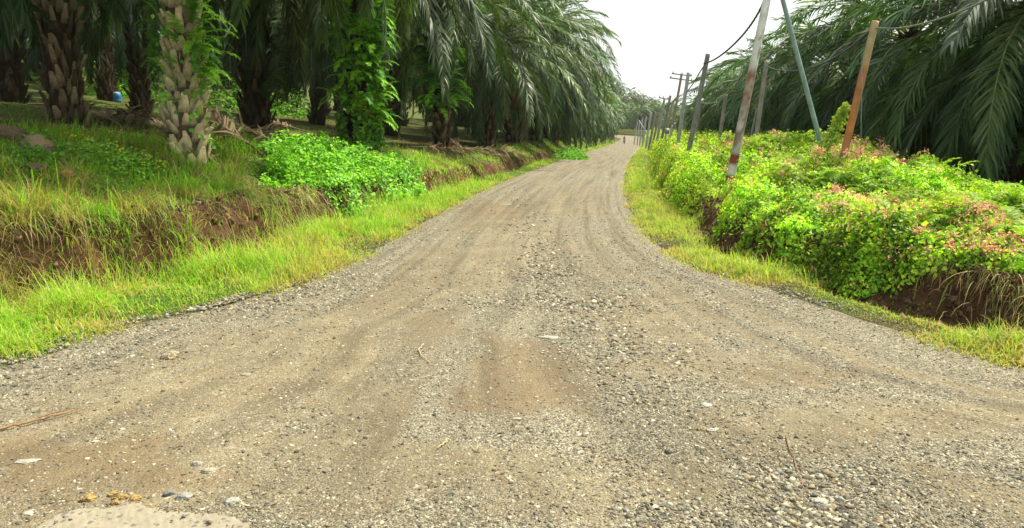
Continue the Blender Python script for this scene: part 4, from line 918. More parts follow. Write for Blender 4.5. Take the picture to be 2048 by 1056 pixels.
# ------------------------------------------------------------------ creeper thicket on the right bank
def thick_r(x, y):
    z, ins, u, w, ul, wl = H(x, y, False)
    low = -.38 + .5 * fbm(x * .7, y * .7, 111) + .2 * np.exp(-((y - 6.7) / .8) ** 2) + .42 * np.exp(-((y - 13.6) / 1.2) ** 2)
    lump = .42 * fbm(x * .75, y * .75, 112, 3) + .58 * fbm(x * 2.6, y * 2.6, 113, 3)
    t_ = ss(low - .05, low + .45, wl) * (1 - ss(4.2, 6.0, wl)) * (.12 + .72 * ss(.28, .75, lump)) * np.interp(y, [6, 10, 14, 18], [.5, .55, .85, 1])
    t_ = t_ * (1 - np.exp(-((x - 4.45) / .5) ** 2 - ((y - 15.2) / .8) ** 2))
    return z, t_, wl
def thicket():
    q = rngf(120); x, y = sample_area(800000, 4.3, 215, power=1.8, seed=121, x0=lambda y: xr(y) + verge_r(y) * .6, x1=lambda y: np.minimum(xr(y) + verge_r(y) * 1.1 + 6.3, .82 * y + 1.8))
    z, t_, wl = thick_r(x, y); e = .1
    zx = (thick_r(x + e, y)[1] - thick_r(x - e, y)[1]) / (2 * e); zy = (thick_r(x, y + e)[1] - thick_r(x, y - e)[1]) / (2 * e); n0 = normal_at(x, y)
    n = nrm(n0 + np.stack([-zx, -zy, 0 * zx], -1)); k = (t_ > .05) & (q.random(len(x)) < .35 + ss(.05, .25, t_)); x, y, z, t_, n, wl = x[k], y[k], z[k], t_[k], n[k], wl[k]; m = len(x)
    hh = q.random(m) ** .45; P = np.stack([x, y, z + t_ * (.15 + .9 * hh)], -1) + n * (q.normal(0, .03, m) * (1 + y * .05))[:, None]
    tone = fbm(x * 1.1, y * 1.1, 130); sp = q.random(m)
    col = pick(q, m, [(.18, .42, .025), (.32, .56, .03), (.48, .66, .045), (.07, .20, .02)], [4, 4, 4, 2.5])
    yl = ss(.5, .66, tone) ; col = col * (1 - yl[:, None] * .5) + np.array([.38, .45, .05]) * yl[:, None] * .5
    far = ss(12, 50, y)[:, None]; col = col * (1 - far * .45) + np.array([.42, .50, .05]) * far * .45 * q.uniform(.7, 1.15, (m, 1))
    col = col * (.55 + .85 * ss(.3, .62, fbm(x * 1.9, y * 1.9, 133)))[:, None]; rd_ = sp < .012; col[rd_] = np.array([.34, .14, .06])
    size = (.7 + .7 * fbm(x * 1.2, y * 1.2, 134)) * q.uniform(.018, .045, m) * (1 + .035 * y) * np.where(sp > .93, 1.5, 1)
    nr_ = y < 9.5; g1_ = leaves(P[nr_], n[nr_], size[nr_], col[nr_], 122, .6).data(); g2_ = leaves(P[~nr_], n[~nr_], size[~nr_], col[~nr_], 123, .55, LT2).data()
    gg = Geo(); gg.add(g1_[0], g1_[2], g1_[3]); gg.add(g2_[0], g2_[1], g2_[3])
    tag(obj("creeper_leaves", gg.mesh("creeper_leaves", M_leaf)), "bright green creeper thicket covering the right bank beside the road", "creeper", kind="stuff")
    # brown stems under and between the leaves
    q = rngf(140); ms = 9000; x, y = sample_area(ms, 4.6, 40, power=1.6, seed=141, x0=lambda y: xr(y) + verge_r(y), x1=lambda y: np.minimum(xr(y) + verge_r(y) + 3.5, .82 * y + 1.5))
    z, t_, wl = thick_r(x, y); k = t_ > .0; x, y, z, t_ = x[k], y[k], z[k], t_[k]; m = len(x)
    gg = blades(x, y, q.uniform(.2, .55, m), .006 * (1 + .04 * y), pick(q, m, [(.16, .09, .045), (.10, .05, .03), (.22, .14, .06)], [1, 1, 1]), 142, z=z, tilt=1.0)
    tag(obj("creeper_stems", gg.mesh("creeper_stems", M_dead)), "reddish brown bare stems between the creeper leaves on the right bank", "stems", kind="stuff")
    # pink flower sprays
    q = rngf(150); x, y = sample_area(6500, 4.8, 34, power=1.7, seed=151, x0=lambda y: xr(y) + verge_r(y) * .9, x1=lambda y: np.minimum(xr(y) + verge_r(y) + 4.3, .8 * y + 1))
    z, t_, wl = thick_r(x, y); fl = fbm(x * .6 + 3, y * .6, 152); k = (t_ > .10) & (q.random(len(x)) < .07 + .8 * ss(.54, .66, fl)) ; x, y, z, t_, wl = x[k], y[k], z[k], t_[k], wl[k]; nc_ = len(x)
    kk = 22; tid = np.repeat(np.arange(nc_), kk); m = len(tid); rr = q.uniform(.025, .06, nc_)[tid]; strong = (q.random(nc_) < .10)
    P = np.stack([x, y, z + t_ * q.uniform(.95, 1.15, nc_) + .03], -1)[tid] + q.normal(0, 1, (m, 3)) * rr[:, None] * np.array([1, 1, .8])
    ca = np.where(strong[:, None], [[.85, .20, .30]], [[.88, .44, .38]]) * q.uniform(.75, 1.15, (nc_, 1)); col = ca[tid] * q.uniform(.75, 1.2, (m, 1))
    gg = leaves(P, np.tile([[0, -.5, 1.]], (m, 1)), q.uniform(.012, .024, m) * (1 + .05 * y[tid]), col, 153, .9)
    tag(obj("pink_flowers", gg.mesh("pink_flowers", M_flower)), "salmon pink flower sprays on top of the creeper thicket", "flowers", kind="stuff")
    # ferns and long blades standing in it
    q = rngf(160); g = Geo(); n = 0
    while n < 220:
        y = 5.5 + 16 * q.random() ** 1.3; w_ = 1.6 + 3.0 * q.random(); x = float(xr(y)) + verge_r(y) + w_ - .6
        if x > .8 * y + .6 or fbm(x * .9, y * .9, 161) < .50: continue
        z, t_, wl = thick_r(np.array([x]), np.array([y])); n += 1
        for a in range(q.integers(2, 5)):
            s = q.uniform(.25, .5); place(g, fern_tpl[[0, 3][q.integers(0, 2)]], rz3(q.uniform(0, 6.28)) * s, (x, y, z[0] + t_[0] * .8), np.array([.30, .48, .045]) * q.uniform(.7, 1.1))
    tag(obj("bank_ferns", g.mesh("bank_ferns", M_fern)), "yellow green ferns sticking out of the creepers on the right bank", "ferns", kind="stuff")
    x, y = sample_area(15000, 5, 40, power=1.6, seed=171, x0=lambda y: xr(y) + verge_r(y) + .4, x1=lambda y: np.minimum(xr(y) + verge_r(y) + 4.6, .8 * y + 1)); q = rngf(172)
    z, t_, wl = thick_r(x, y); k = (fbm(x * .9, y * .9, 173) > .52) & (t_ > .1); x, y, z, t_ = x[k], y[k], z[k], t_[k]; m = len(x)
    gg = blades(x, y, q.uniform(.12, .32, m), .008 * (1 + .04 * y), pick(q, m, [G_LIME, G_YEL, G_GREEN], [3, 2, 2]), 174, z=z + t_ * .75, tilt=.6)
    tag(obj("bank_grass", gg.mesh("bank_grass", M_grass)), "yellow green grass growing through the creepers of the right bank", "grass", kind="stuff")
thicket()

# ---- creeper mound on the left bank
def mound():
    q = rngf(180); n = 42000; y = q.uniform(12.6, 20.5, n); x = xl(y) - verge_l(y) * 1.05 - q.uniform(-.35, 3.6, n)
    z, ins, u, w, ul, wl = H(x, y, False); d = ((y - 16.2 + (ul - 1) * .5) / 3.0) ** 2 + ((ul - 1.0) / 1.6) ** 2 + (fbm(x * 1.4, y * 1.4, 181) - .5) * .9
    t_ = .34 * (1 - ss(.55, 1.1, d)) * (.15 + 1.5 * ss(.3, .7, fbm(x * 2.6, y * 2.6, 182))); k = (d < 1.05) & (x + .335 * y > .5 * (fbm(x * 2, y * 2, 188) - .5)); x, y, z, t_ = x[k], y[k], z[k], t_[k]; m = len(x)
    nn = normal_at(x, y, .3); P = np.stack([x, y, z], -1) + nn * (t_ * (.25 + .8 * q.random(m) ** .5))[:, None] + q.normal(0, .03, (m, 3))
    gg = leaves(P, nn + np.array([0, 0, .35]), q.uniform(.045, .10, m), pick(q, m, [(.17, .42, .03), (.32, .58, .04), (.10, .27, .02)], [4, 3, 2]), 183, .45)
    o = obj("creeper_mound", gg.mesh("creeper_mound", M_leaf)); tag(o, "mound of bright green broad leaved creeper spilling over the left bank", "creeper", kind="stuff")
    # smaller patches: herbs along the top of the bank and a clump far up the verge
    P = []; Cc = []; S_ = []
    for (px, py, y, rx, ry, h, n, c) in [(110, 300, 10.5, .9, .5, .32, 900, (.12, .30, .03)), (215, 302, 10.8, .8, .5, .30, 1300, (.17, .38, .04)), (300, 296, 11.2, .8, .4, .30, 1100, (.17, .38, .04)), (60, 318, 9.8, .5, .3, .22, 600, (.10, .27, .03)), (10, 330, 9.0, .5, .3, .2, 400, (.14, .32, .03)),
                                         (470, 300, 14.0, 1.0, .5, .32, 1000, (.13, .33, .03)), (250, 370, 9.6, .9, .5, .12, 500, (.12, .26, .03)), (130, 330, 9.4, .8, .4, .15, 500, (.12, .26, .03)),
                                         (1140, 280, 53, 1.3, 3.0, .8, 1600, (.16, .44, .03)), (250, 165, 45, 1.8, 3, 1.6, 2200, (.2, .45, .05)), (258, 120, 52, 1.6, 3, 3.4, 2600, (.2, .45, .05)), (160, 130, 50, 2.5, 3, 2.8, 1500, (.12, .3, .04)), (570, 190, 48, 2.5, 3, 2.0, 1500, (.16, .4, .04)), (450, 190, 45, 2.5, 3, 2.2, 1500, (.13, .34, .04))]:
        p = at(px, py, y); a = q.uniform(0, 6.28, n); rr = np.sqrt(q.random(n)); xx = p[0] + np.cos(a) * rr * rx; yy = y + np.sin(a) * rr * ry
        P.append(np.stack([xx, yy, Hz(xx, yy) + h * q.random(n) * (.4 + .9 * fbm(xx * 3, yy * 3, 185)) * (1.1 - rr ** 2)], -1)); Cc.append(np.array(c) * q.uniform(.6, 1.3, (n, 1))); S_.append(q.uniform(.03, .07, n) * (1 + .05 * max(0, y - 10)))
    P = np.concatenate(P); gg = leaves(P, np.tile([[0, -.3, 1.]], (len(P), 1)), np.concatenate(S_), np.concatenate(Cc), 186, .6)
    tag(obj("broad_leaf_herbs", gg.mesh("broad_leaf_herbs", M_leaf)), "low broad leaved herbs along the top of the left bank and in the clearing", "herbs", kind="stuff")
    n = 60; a = np.array([at(px, 290, 10.8) for px in q.choice([150, 165, 230, 300, 310], n)]); P = a + q.normal(0, .10, (n, 3)); P[:, 2] = Hz(P[:, 0], P[:, 1]) + q.uniform(.2, .33, n)
    tag(obj("yellow_flowers", leaves(P, np.tile([[0, -.8, .5]], (n, 1)), np.full(n, .028), np.tile([[.7, .55, .04]], (n, 1)), 187, .4).mesh("yellow_flowers", M_flower)), "tiny yellow flowers on the herbs left of the tan trunk", "flowers", kind="stuff")
mound()

# ---- boulders in the left bank
for i, (px, y, sz, fl, c, lab, dz) in enumerate([(22, 10.6, .30, .62, (.15, .105, .062), "brown earthy boulder at the left edge on top of the bank", .02), (72, 10.2, .22, .7, (.22, .17, .10), "rounded lighter boulder right of the big earthy one", .0), (60, 9.2, .16, .55, (.12, .09, .055), "low dark boulder beneath the lighter one on the bank", 0), (130, 9.3, .10, .8, (.28, .16, .07), "small orange brown boulder in the grass of the bank", 0), (395, 10.4, .09, .5, (.22, .24, .20), "flat grey green stone above the bare earth of the bank", 0), (175, 9.6, .07, .7, (.20, .19, .15), "fist sized grey stone half hidden in the bank grass", 0)]):
    x = at(px, 300, y)[0]; rock(0, 0, sz, c, lab, 60 + i, fl, z=(x, y, Hs(x, y) + dz + sz * fl * .25), group="boulders in the left bank", sub=3, name="boulder")

# ---- fallen palm fronds on the plantation floor
fd_mesh = []
for i in range(4):
    data, _ = frond_arrays(2.8 + .4 * i, .16, .30, 70, 800 + i, .65, .045, .2, .5, 3, .035, .3, .4, (.24, .18, .11), (.30, .24, .15), .5, 1.1, .8, .4, .2)
    V, Q, T, C = data; fd_mesh.append(new_mesh("fallen_frond", V, Q, M_dead, C))
ff_ = [(455, 12.9, 2.6, "brown fallen frond poking from the herbs right of the tan trunk"), (590, 16.8, 2.9, "large fallen frond with orange brown leaflets above the creeper mound"), (545, 15.2, 2.75, "fallen frond behind the tan trunk, pointing at the ferny trunk"), (280, 17.5, .3, "grey fallen frond in the dark pile left of the tan trunk"), (240, 19, 2.4, "fallen frond at the back of the dark pile left of the tan trunk"), (330, 16.2, 2.0, "pale stalked fallen frond leaning against the dark pile"), (200, 21, -.6, "fallen frond beside the foot of the far left palm"), (60, 22, .2, "dry pale fallen frond at the far left in the shade"), (30, 29, .4, "reddish fallen frond far back at the left edge"), (580, 27, .5, "fallen frond on the lit grass between the black and the ferny trunk"), (620, 31, 2.7, "fallen frond far back left of the ferny trunk"), (800, 27, .1, "fallen frond right of the ferny trunk"), (960, 30, 2.9, "fallen frond near the bare scaly palm foot"), (930, 34, .4, "fallen frond in the shade right of the bare scaly palm foot"), (420, 20, .9, "fallen frond seen between the tan and the black trunk")]
for i, (px, y, a, lab) in enumerate(ff_):
    x = at(px, 250, y)[0]; o = obj("fallen_frond", fd_mesh[i % 4], None, (x, y, Hs(x, y) + .03), (0, 0, 0))
    n = normal_at(np.array([x]), np.array([y]), .6)[0]; o.rotation_euler = (Vector((0, 0, 1)).rotation_difference(Vector(n)).to_matrix() @ Matrix.Rotation(a, 3, 'Z')).to_euler()
    tag(o, lab, "fallen frond", "dry palm fronds lying under the palms")

q = rngf(195); x, y = sample_area(40000, 11.5, 48, power=1.5, seed=196, x0=lambda y: -.8 * y - 1, x1=lambda y: xl(y) - 2.6)
k = q.random(len(x)) < .02 + .95 * ss(.50, .62, fbm(x * .45, y * .45, 197)); x, y = x[k], y[k]; m = len(x)
gl = blades(x, y, q.uniform(.12, .5, m), .022 * (1 + .03 * y), pick(q, m, [(.16, .11, .065), (.09, .06, .04), (.24, .18, .11), (.30, .25, .17)], [3, 4, 2, 1]), 198, z=Hz(x, y) + q.uniform(.01, .10, m), lean=-q.uniform(1.2, 1.65, m))
tag(obj("leaf_litter", gl.mesh("leaf_litter", M_dead)), "brown dry leaflets and stalks littering the floor of the left plantation", "leaf litter", kind="stuff")

# ---- blue drum in the clearing
def lathe(g, prof, k=20, C=(1, 1, 1), c=(0, 0, 0), m=0):
    prof = np.array(prof, float); n = len(prof); th = np.arange(k) * 2 * PI / k
    V = np.stack([prof[:, 0:1] * np.cos(th), prof[:, 0:1] * np.sin(th), np.repeat(prof[:, 1:2], k, 1)], -1).reshape(-1, 3) + np.array(c)
    i = np.arange(n - 1)[:, None] * k; j = np.arange(k)[None]; j2 = (j + 1) % k
    g.add(V, np.stack([i + j, i + j2, i + k + j2, i + k + j], -1).reshape(-1, 4), C, m)
p = at(231, 162, 38); dz_ = Hs(p[0], 38); e = tag(empty("plastic_drum", (p[0], 38, dz_)), "small blue plastic drum with pale lid standing in the lit clearing among the palms", "drum")
g = Geo(); lathe(g, [(0, 0), (.17, 0), (.19, .03), (.20, .14), (.19, .16), (.20, .18), (.20, .36), (.19, .40), (.17, .43), (0, .43)], C=(.02, .17, .42)); obj("drum_body", g.mesh("drum_body", M_metal, True), e)
g = Geo(); lathe(g, [(0, .432), (.175, .432), (.18, .46), (.15, .475), (.05, .475), (.045, .5), (0, .5)], C=(.45, .60, .68)); obj("drum_lid", g.mesh("drum_lid", M_metal, True), e)

# ------------------------------------------------------------------ poles and cables
def pole(name, b, t_, yb, yt, r0, r1, colf, label, group="leaning poles along the right bank", parts=None, sink=.7):
    B = at(*b, yb); T = at(*t_, yt); d = nrm(T - B); gz = Hs(B[0], B[1]); 
    k = max(0.0, (B[2] - gz) / max(d[2], .1)) + sink; B2 = B - d * k; n = 70; s = np.linspace(0, 1, n)
    pts = B2 + (T - B2) * s[:, None]; g = Geo(); V, Q, T3 = tube(pts, r0 + (r1 - r0) * s, 12)
    hs = (V - B) @ d / np.linalg.norm(T - B)          # 0 at the visible foot, 1 at the top
    C = colf(hs, V); g.add(V, Q, C); g.T.append(T3); g.mt.append(np.zeros(len(T3), int))
    if parts is None:
        return tag(obj(name, g.mesh(name, M_wood, True)), label, "pole", group), B, T
    e = empty(name, tuple(B2)); tag(e, label, "pole", group); Vv, Qq, Tt, Cc = g.data()
    obj("pole_shaft", new_mesh("pole_shaft", Vv - B2, [Qq, Tt], M_wood, Cc, True), e)
    parts(e, B2); return e, B, T
def colmix(a, b, f): return np.asarray(a) * (1 - f[:, None]) + np.asarray(b) * f[:, None]
def grey(c, v=.25):
    def f(h, V): return np.asarray(c) * (1 + v * (fbm(V[:, 2] * 6 + V[:, 0] * 20, V[:, 0] * 30, 7)[:, None] - .5) * 2)
    return f
def white_pole(h, V):
    n = fbm(V[:, 2] * 4.2, V[:, 0] * 14 + V[:, 1] * 14, 201); n2 = fbm(V[:, 2] * 14, V[:, 0] * 30 + V[:, 1] * 30, 202)
    base = colmix((.42, .40, .36), (.23, .17, .13), ss(.42, .58, n)); rust = colmix((.25, .11, .065), (.36, .31, .26), ss(.38, .55, n2)); top = colmix((.60, .60, .58), (.26, .22, .19), ss(.55, .66, n))
    C = colmix(base, rust, ss(.40, .50, h) * (1 - ss(.64, .72, h)) * .85); C = colmix(C, top, ss(.62, .70, h))
    C = np.where(((h > .048) & (h < .10))[:, None] , colmix((.26, .065, .045), (.16, .05, .04), n2), C); C = np.where((h <= .048)[:, None], (.62, .62, .58), C)
    C = np.where(((h >= .10) & (h < .155))[:, None], (.55, .53, .48), C); C = np.where(((h >= .155) & (h < .205))[:, None], colmix((.24, .06, .04), (.15, .05, .04), n2), C)
    return C
M_cable = plain_mat("cable_rubber", .6, .3, 0)
def cable(name, pts, r, label, col=(.05, .055, .06), twist=True, group="cables strung between the leaning poles"):
    P = np.array([at(px, py, y) for px, py, y in pts]); s = np.concatenate([[0], np.cumsum(np.linalg.norm(np.diff(P, axis=0), axis=1))]); n = max(24, int(s[-1] * 14)); tt = np.linspace(0, s[-1], n)
    # smooth the polyline
    C_ = P
    for _ in range(3): C_ = chaikin3(C_)
    s2 = np.concatenate([[0], np.cumsum(np.linalg.norm(np.diff(C_, axis=0), axis=1))]); tt = np.linspace(0, s2[-1], n); P = np.column_stack([np.interp(tt, s2, C_[:, a]) for a in range(3)]); g = Geo()
    if twist:
        for a in (0, PI * 2 / 3, PI * 4 / 3):
            off = np.stack([np.cos(tt * 9 + a), np.sin(tt * 9 + a) * .3, np.sin(tt * 9 + a)], -1) * r * .6; add_tube(g, P + off, r * .62, 6, col)
    else: add_tube(g, P, r, 6, col)
    return tag(obj(name, g.mesh(name, M_cable, True)), label, "cable", group)
def chaikin3(P):
    a = P[:-1] * .75 + P[1:] * .25; b = P[:-1] * .25 + P[1:] * .75
    return np.concatenate([P[:1], np.stack([a, b], 1).reshape(-1, 3), P[-1:]])
pole("utility_pole", (1455, 385), (1549, -76), 15.8, 15.8, .098, .078, lambda h, V: white_pole(h * 1.2, V), "tall leaning white pole with brown bands at its foot and peeling rusty paint", sink=.5)
strut, *_ = pole("strut_pole", (1650, 320), (1545, -78), 16.0, 15.9, .052, .046, grey((.20, .29, .28), .2), "smooth blue green pole leaning left against the tall white pole", "leaning poles along the right bank", sink=.9)
def orange(h, V):
    n = fbm(V[:, 2] * 3, V[:, 0] * 20, 205); C = colmix((.40, .145, .05), (.30, .17, .09), ss(.45, .65, n)); C = colmix(C, (.36, .27, .15), ss(.66, .70, h)); return colmix(C, (.27, .19, .11), 1 - ss(.0, .22, h))
def orange_parts(e, B2):
    g = Geo(); P = np.array([at(1724, 120, 13.9), at(1723.5, 180, 13.85), at(1722, 250, 13.8), at(1722, 345, 13.75)]) - B2; add_tube(g, P, .008, 6, (.16, .17, .17)); obj("earth_wire", g.mesh("earth_wire", M_cable), e)
pole("utility_pole", (1685, 320), (1751, 42), 14, 14, .074, .063, orange, "orange brown wooden pole with pale top and a thin wire hanging beside it", parts=orange_parts, sink=.9)
G1 = grey((.24, .225, .20)); G2 = grey((.34, .35, .33)); G3 = grey((.20, .195, .185)); G4 = grey((.28, .23, .18))
def crossarms(arms, y, r=.05, ins=0):
    def f(e, B2):
        for (a, b) in arms:
            g = Geo(); A = at(*a, y) - B2; Bq = at(*b, y) - B2; d = nrm(Bq - A); add_tube(g, [A, Bq], r, 6, (.20, .18, .16)); am = obj("crossarm", g.mesh("crossarm", M_wood), e)
            for k in (.06, .5, .94):
                gi = Geo(); lathe(gi, [(0, 0), (.035, 0), (.05, .03), (.035, .05), (.05, .08), (.03, .12), (0, .13)], 8, (.30, .28, .26), A + (Bq - A) * k + np.array([0, 0, r])); obj("insulator", gi.mesh("insulator", M_rock), am)
    return f
P_LIST = [((1375.5, 312), (1416, 108), 24, .085, .075, G3, "thick dark grey pole nearest to the white and brown pole", None),
 ((1353, 306), (1377, 145), 32, .085, .075, G2, "pale grey pole just left of the thick dark grey one", None),
 ((1339, 285), (1363.6, 147), 55, .10, .09, G4, "brownish pole with two long crossarms at its top", [((1343.6, 147), (1384.5, 152)), ((1339, 155.5), (1386, 162))]),
 ((1322, 286), (1341, 191), 58, .12, .09, G1, "grey pole left of the two crossarm pole", None),
 ((1313, 287), (1329, 197), 60, .11, .09, G2, "pale pole with one short crossarm", [((1317.5, 195), (1337, 198.5))]),
 ((1301, 280), (1311, 228), 78, .13, .11, G1, "short grey pole left of the short crossarm pole", None),
 ((1307, 281), (1319, 226), 74, .12, .10, G4, "slim brown pole between the short grey pole and the short crossarm pole", None),
 ((1295, 273), (1302, 225), 92, .14, .11, G2, "distant pale pole second from the brace", None),
 ((1288, 267), (1292, 234), 112, .14, .11, G2, "distant pale pole carrying the slanting brace", None),
 ((1281.5, 268), (1284.5, 238), 125, .12, .10, G2, "tiny whitish pole left of the slanting brace", None),
 ((1276.5, 268), (1279, 241), 135, .12, .10, G2, "tiny whitish pole where the slanting brace begins", None),
 ((1271, 269), (1275, 243), 145, .12, .10, G2, "tiniest pole at the left end of the pole line", None),
 ((1363, 284), (1372, 222), 62, .11, .09, G1, "thin dark pole behind the pale grey one", None),
 ((1387, 299), (1401, 208), 40, .08, .07, G1, "thin pole just right of the thick dark grey one", None),
 ((1436, 300), (1451.6, 189), 29, .08, .07, G1, "short grey pole left of the white and brown pole against the dark palms", None),
 ((1508, 306), (1533, 122), 20, .065, .055, G1, "grey pole right of the white and brown pole carrying the sagging cable", None),
 ((1497, 296), (1514, 216), 22, .035, .03, G3, "thin dark stake beside the grey pole behind the white one", None),
 ((1330, 284), (1345, 205), 66, .08, .07, G4, "thin brown pole close behind the two crossarm pole", None)]
for (b, t_, y, r0, r1, cf, lab, arms) in P_LIST:
    pole("utility_pole", b, t_, y, y, r0, r1, cf, lab, parts=crossarms(arms, y) if arms else None, sink=.9)
br = pole("brace_pole", (1291, 262), (1278, 241), 112, 113, .08, .08, G2, "thin slanting brace against a distant pale pole", sink=.3)
# grey board on posts and short pale post
p = at(1334, 262, 50); gz = Hs(p[0], 50); e = tag(empty("sign_board", (p[0], 50, gz)), "small grey blank board on two thin posts between the poles", "sign")
g = Geo(); add_box(g, (0, 0, p[2] - gz), (.30, .03, .36), (.22, .24, .23)); add_box(g, (0, -.018, p[2] - gz), (.26, .006, .32), (.27, .29, .28)); obj("board", g.mesh("board", M_metal), e)
for s in (-.1, .1):
    g = Geo(); add_tube(g, [(s, .035, -.3), (s, .035, p[2] - gz + .15)], .018, 6, (.2, .18, .16)); obj("post", g.mesh("post", M_wood), e)
pole("marker_post", (1338, 287), (1344, 250), 46, 46, .07, .065, grey((.45, .40, .36)), "short pale post right of the grey board", "leaning poles along the right bank", sink=.4)

cable("overhead_cable", [(1546, -60, 15.8), (1530, 2, 16.4), (1503, 50, 17.6), (1470, 88, 19.4), (1440, 113, 21.4), (1420, 124, 23), (1408, 127, 24)], .022, "thick dark twisted cable sagging from the white pole to the grey pole")
cable("overhead_cable", [(1413, 126, 24), (1402, 140, 26), (1390, 162, 29), (1376, 181, 32)], .02, "cable running down from the thick grey pole to the pale grey pole")
cable("overhead_cable", [(1374, 185, 32), (1366, 205, 40), (1350, 218, 48), (1342, 205, 58)], .022, "cable looping from the pale grey pole to the pole cluster")
cable("overhead_cable", [(1533, 133, 20), (1556, 141, 19), (1590, 143, 18), (1640, 131, 16.5), (1690, 104, 15), (1745, 58, 14)], .016, "cable sagging from the grey pole to the top of the orange pole", twist=False)
cable("overhead_cable", [(1749, 56, 14), (1800, 58, 13.3), (1870, 42, 12.3), (1950, 12, 11.3), (2060, -45, 10)], .016, "cable running from the orange pole to the upper right through the palm fronds", twist=False, col=(.16, .17, .16))
cable("overhead_cable", [(1528, 150, 20), (1500, 178, 23), (1475, 190, 26), (1449, 194, 29)], .013, "cable descending leftward from the grey pole to the short grey pole", twist=False)
cable("overhead_cable", [(1449, 193, 29), (1432, 204, 32), (1412, 208, 36), (1401, 204, 40), (1392, 214, 48), (1374, 226, 62)], .02, "pale cable looping between the two back poles and the thin dark pole", twist=False, col=(.22, .23, .20))

# vine climbing a slanting wire left of the orange pole
B = at(1638, 322, 15.0); T = at(1694, 210, 14.8); n = 520; q = rngf(210); s = q.random(n); P = B + (T - B) * s[:, None]; rr = .10 * (1 - .6 * s); P = P + q.normal(0, 1, (n, 3)) * rr[:, None]
e = tag(empty("climbing_vine", tuple(B)), "yellow green vine climbing a slanting wire between the strut and the orange pole", "vine")
g = Geo(); add_tube(g, [(-.04, 0, -.5), (0, 0, 0), *[tuple((T - B) * a + np.array([.04 * math.sin(a * 14), 0, .02])) for a in np.linspace(.1, 1, 9)]], .018, 6, (.16, .12, .07)); obj("stem", g.mesh("stem", M_wood), e)
obj("leaves", leaves(P - B, np.tile([[-.3, -.8, .5]], (n, 1)), q.uniform(.045, .10, n), pick(q, n, [(.32, .48, .05), (.20, .40, .04), (.42, .42, .08)], [3, 2, 1]), 211, .5).mesh("leaves", M_leaf), e)

# ------------------------------------------------------------------ motorcycle and rider far up the road
yR = 160.0; pR = at(1248.5, 287, yR); zR = float(zroad(yR)); e = tag(empty("motorcycle", (pR[0], yR, zR), -.12), "small dark motorcycle with its rider far up the road", "motorcycle")
def wheel(yc, w_):
    g = Geo(); th = np.arange(24) * 2 * PI / 24; c = [(0, yc + .25 * math.cos(a), .30 + .25 * math.sin(a)) for a in th]; c.append(c[0]); add_tube(g, c, w_, 8, (.02, .02, .02)); o = obj("wheel", g.mesh("wheel", M_cable), e)
    g2 = Geo(); lathe(g2, [(.02, -.03), (.06, -.03), (.06, .03), (.02, .03)], 12, (.3, .3, .3)); V, Q, T, C = g2.data(); V = V[:, [2, 0, 1]] + np.array([0, yc, .30])
    g2 = Geo(); g2.add(V, Q, C); 
    for a in range(10): add_tube(g2, [(0, yc, .30), (0, yc + .24 * math.cos(a * .628), .30 + .24 * math.sin(a * .628))], .006, 4, (.35, .35, .35))
    obj("rim", g2.mesh("rim", M_metal), o)
wheel(-.62, .05); wheel(.62, .06)
g = Geo(); add_tube(g, [(0, .55, .42), (0, .3, .62), (0, -.05, .60), (0, -.4, .80), (0, -.5, .95)], [.06, .12, .10, .09, .07], 10, (.28, .03, .02)); add_tube(g, [(0, .25, .35), (0, -.15, .35)], .14, 10, (.08, .08, .08)); obj("body", g.mesh("body", M_metal, True), e)
g = Geo(); add_tube(g, [(0, .62, .80), (0, .3, .80), (0, -.02, .76)], [.09, .13, .08], 10, (.02, .02, .02)); obj("seat", g.mesh("seat", M_cable, True), e)
g = Geo(); [add_tube(g, [(s * .05, -.62, .3), (s * .06, -.46, .98)], .022, 6, (.2, .2, .2)) for s in (-1, 1)]; obj("fork", g.mesh("fork", M_metal), e)
g = Geo(); add_tube(g, [(-.34, -.34, 1.02), (-.12, -.44, 1.0), (.12, -.44, 1.0), (.34, -.34, 1.02)], .017, 6, (.05, .05, .05)); obj("handlebar", g.mesh("handlebar", M_metal), e)
g = Geo(); lathe(g, [(0, 0), (.07, .02), (.085, .06), (.07, .12), (0, .14)], 12, (.5, .5, .48)); V, Q, T, C = g.data(); g = Geo(); g.add(V[:, [0, 2, 1]] * np.array([1, -1, 1]) + np.array([0, -.5, .92]), Q[:, ::-1], C); obj("headlight", g.mesh("headlight", M_metal, True), e)
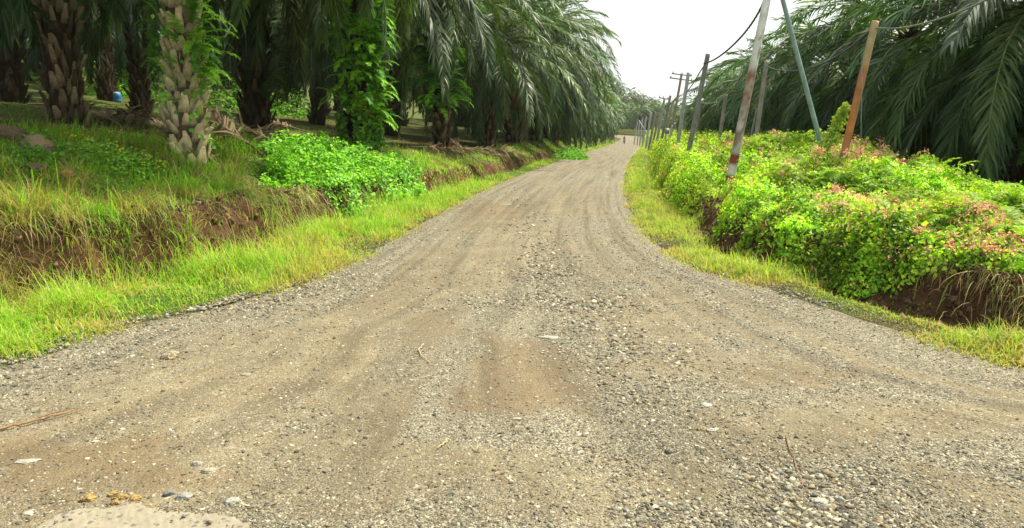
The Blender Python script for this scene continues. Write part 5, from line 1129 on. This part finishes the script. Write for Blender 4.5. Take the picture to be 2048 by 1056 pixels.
# the rider: one skinned figure
J = {'pel': (0, .22, .86), 'bel': (0, .17, 1.02), 'che': (0, .08, 1.24), 'nek': (0, .03, 1.40), 'hd0': (0, 0, 1.47), 'hd1': (0, -.02, 1.58), 'hd2': (0, -.01, 1.66)}
Ed = [('pel', 'bel'), ('bel', 'che'), ('che', 'nek'), ('nek', 'hd0'), ('hd0', 'hd1'), ('hd1', 'hd2')]; Rr = {'pel': .15, 'bel': .14, 'che': .16, 'nek': .055, 'hd0': .075, 'hd1': .10, 'hd2': .075}
for s, k in ((-1, 'l'), (1, 'r')):
    for n_, p_, r_ in (('sh', (.19 * s, .06, 1.34), .065), ('el', (.30 * s, -.08, 1.14), .045), ('wr', (.30 * s, -.30, 1.05), .03), ('ha', (.29 * s, -.37, 1.04), .035), ('hi', (.10 * s, .18, .84), .10), ('kn', (.20 * s, -.22, .78), .07), ('an', (.17 * s, .02, .38), .045), ('to', (.18 * s, -.14, .33), .04)): J[k + n_] = p_; Rr[k + n_] = r_
    Ed += [('che', k + 'sh'), (k + 'sh', k + 'el'), (k + 'el', k + 'wr'), (k + 'wr', k + 'ha'), ('pel', k + 'hi'), (k + 'hi', k + 'kn'), (k + 'kn', k + 'an'), (k + 'an', k + 'to')]
kk = list(J); me = bpy.data.meshes.new("person"); me.from_pydata([J[a] for a in kk], [(kk.index(a), kk.index(b)) for a, b in Ed], []); po = obj("person", me, None, (pR[0], yR, zR), (0, 0, -.12))
sk = po.modifiers.new("skin", 'SKIN'); sk.use_smooth_shade = True
for i, a in enumerate(kk): me.skin_vertices[0].data[i].radius = (Rr[a], Rr[a])
me.skin_vertices[0].data[0].use_root = True; po.modifiers.new("sub", 'SUBSURF').levels = 1
pm, t = mat("rider_skin_and_clothes"); zc = N(t, "ShaderNodeSeparateXYZ"); t.links.new(N(t, "ShaderNodeTexCoord").outputs['Object'], zc.inputs[0])
c = mixc(t, ramp(t, math_(t, 'MULTIPLY', zc.outputs[2], .5), [(.43, 0.0), (.435, 1.0)]), (.03, .03, .04), (.26, .07, .045)); c = mixc(t, ramp(t, math_(t, 'MULTIPLY', zc.outputs[2], .5), [(.695, 0.0), (.70, 1.0)]), c, (.22, .12, .075))
output(t, N(t, "ShaderNodeBsdfPrincipled", inp={'Base Color': c, 'Roughness': .8}).outputs[0]); me.materials.append(pm)
tag(po, "person in a brownish red top riding the motorcycle towards the bend", "person")
g = Geo(); lathe(g, [(0, .135), (.06, .125), (.105, .085), (.125, .02), (.128, -.05), (.115, -.06), (.10, -.05)], 14, (.16, .03, .025), (0, -.01, 1.60)); obj("helmet", g.mesh("helmet", M_metal, True), po)

# ------------------------------------------------------------------ thin air: far palms fade a little
hz = Geo(); add_box(hz, (0, 435, 42), (1600, 950, 98)); hm, t = mat("haze_air"); o_ = t.nodes.new("ShaderNodeOutputMaterial")
pv = N(t, "ShaderNodeVolumePrincipled", inp={'Color': (.92, .96, 1, 1), 'Density': .00016}); t.links.new(pv.outputs[0], o_.inputs[1])
tag(obj("haze", hz.mesh("haze", hm)), "thin pale air over the far palms", kind="stuff")
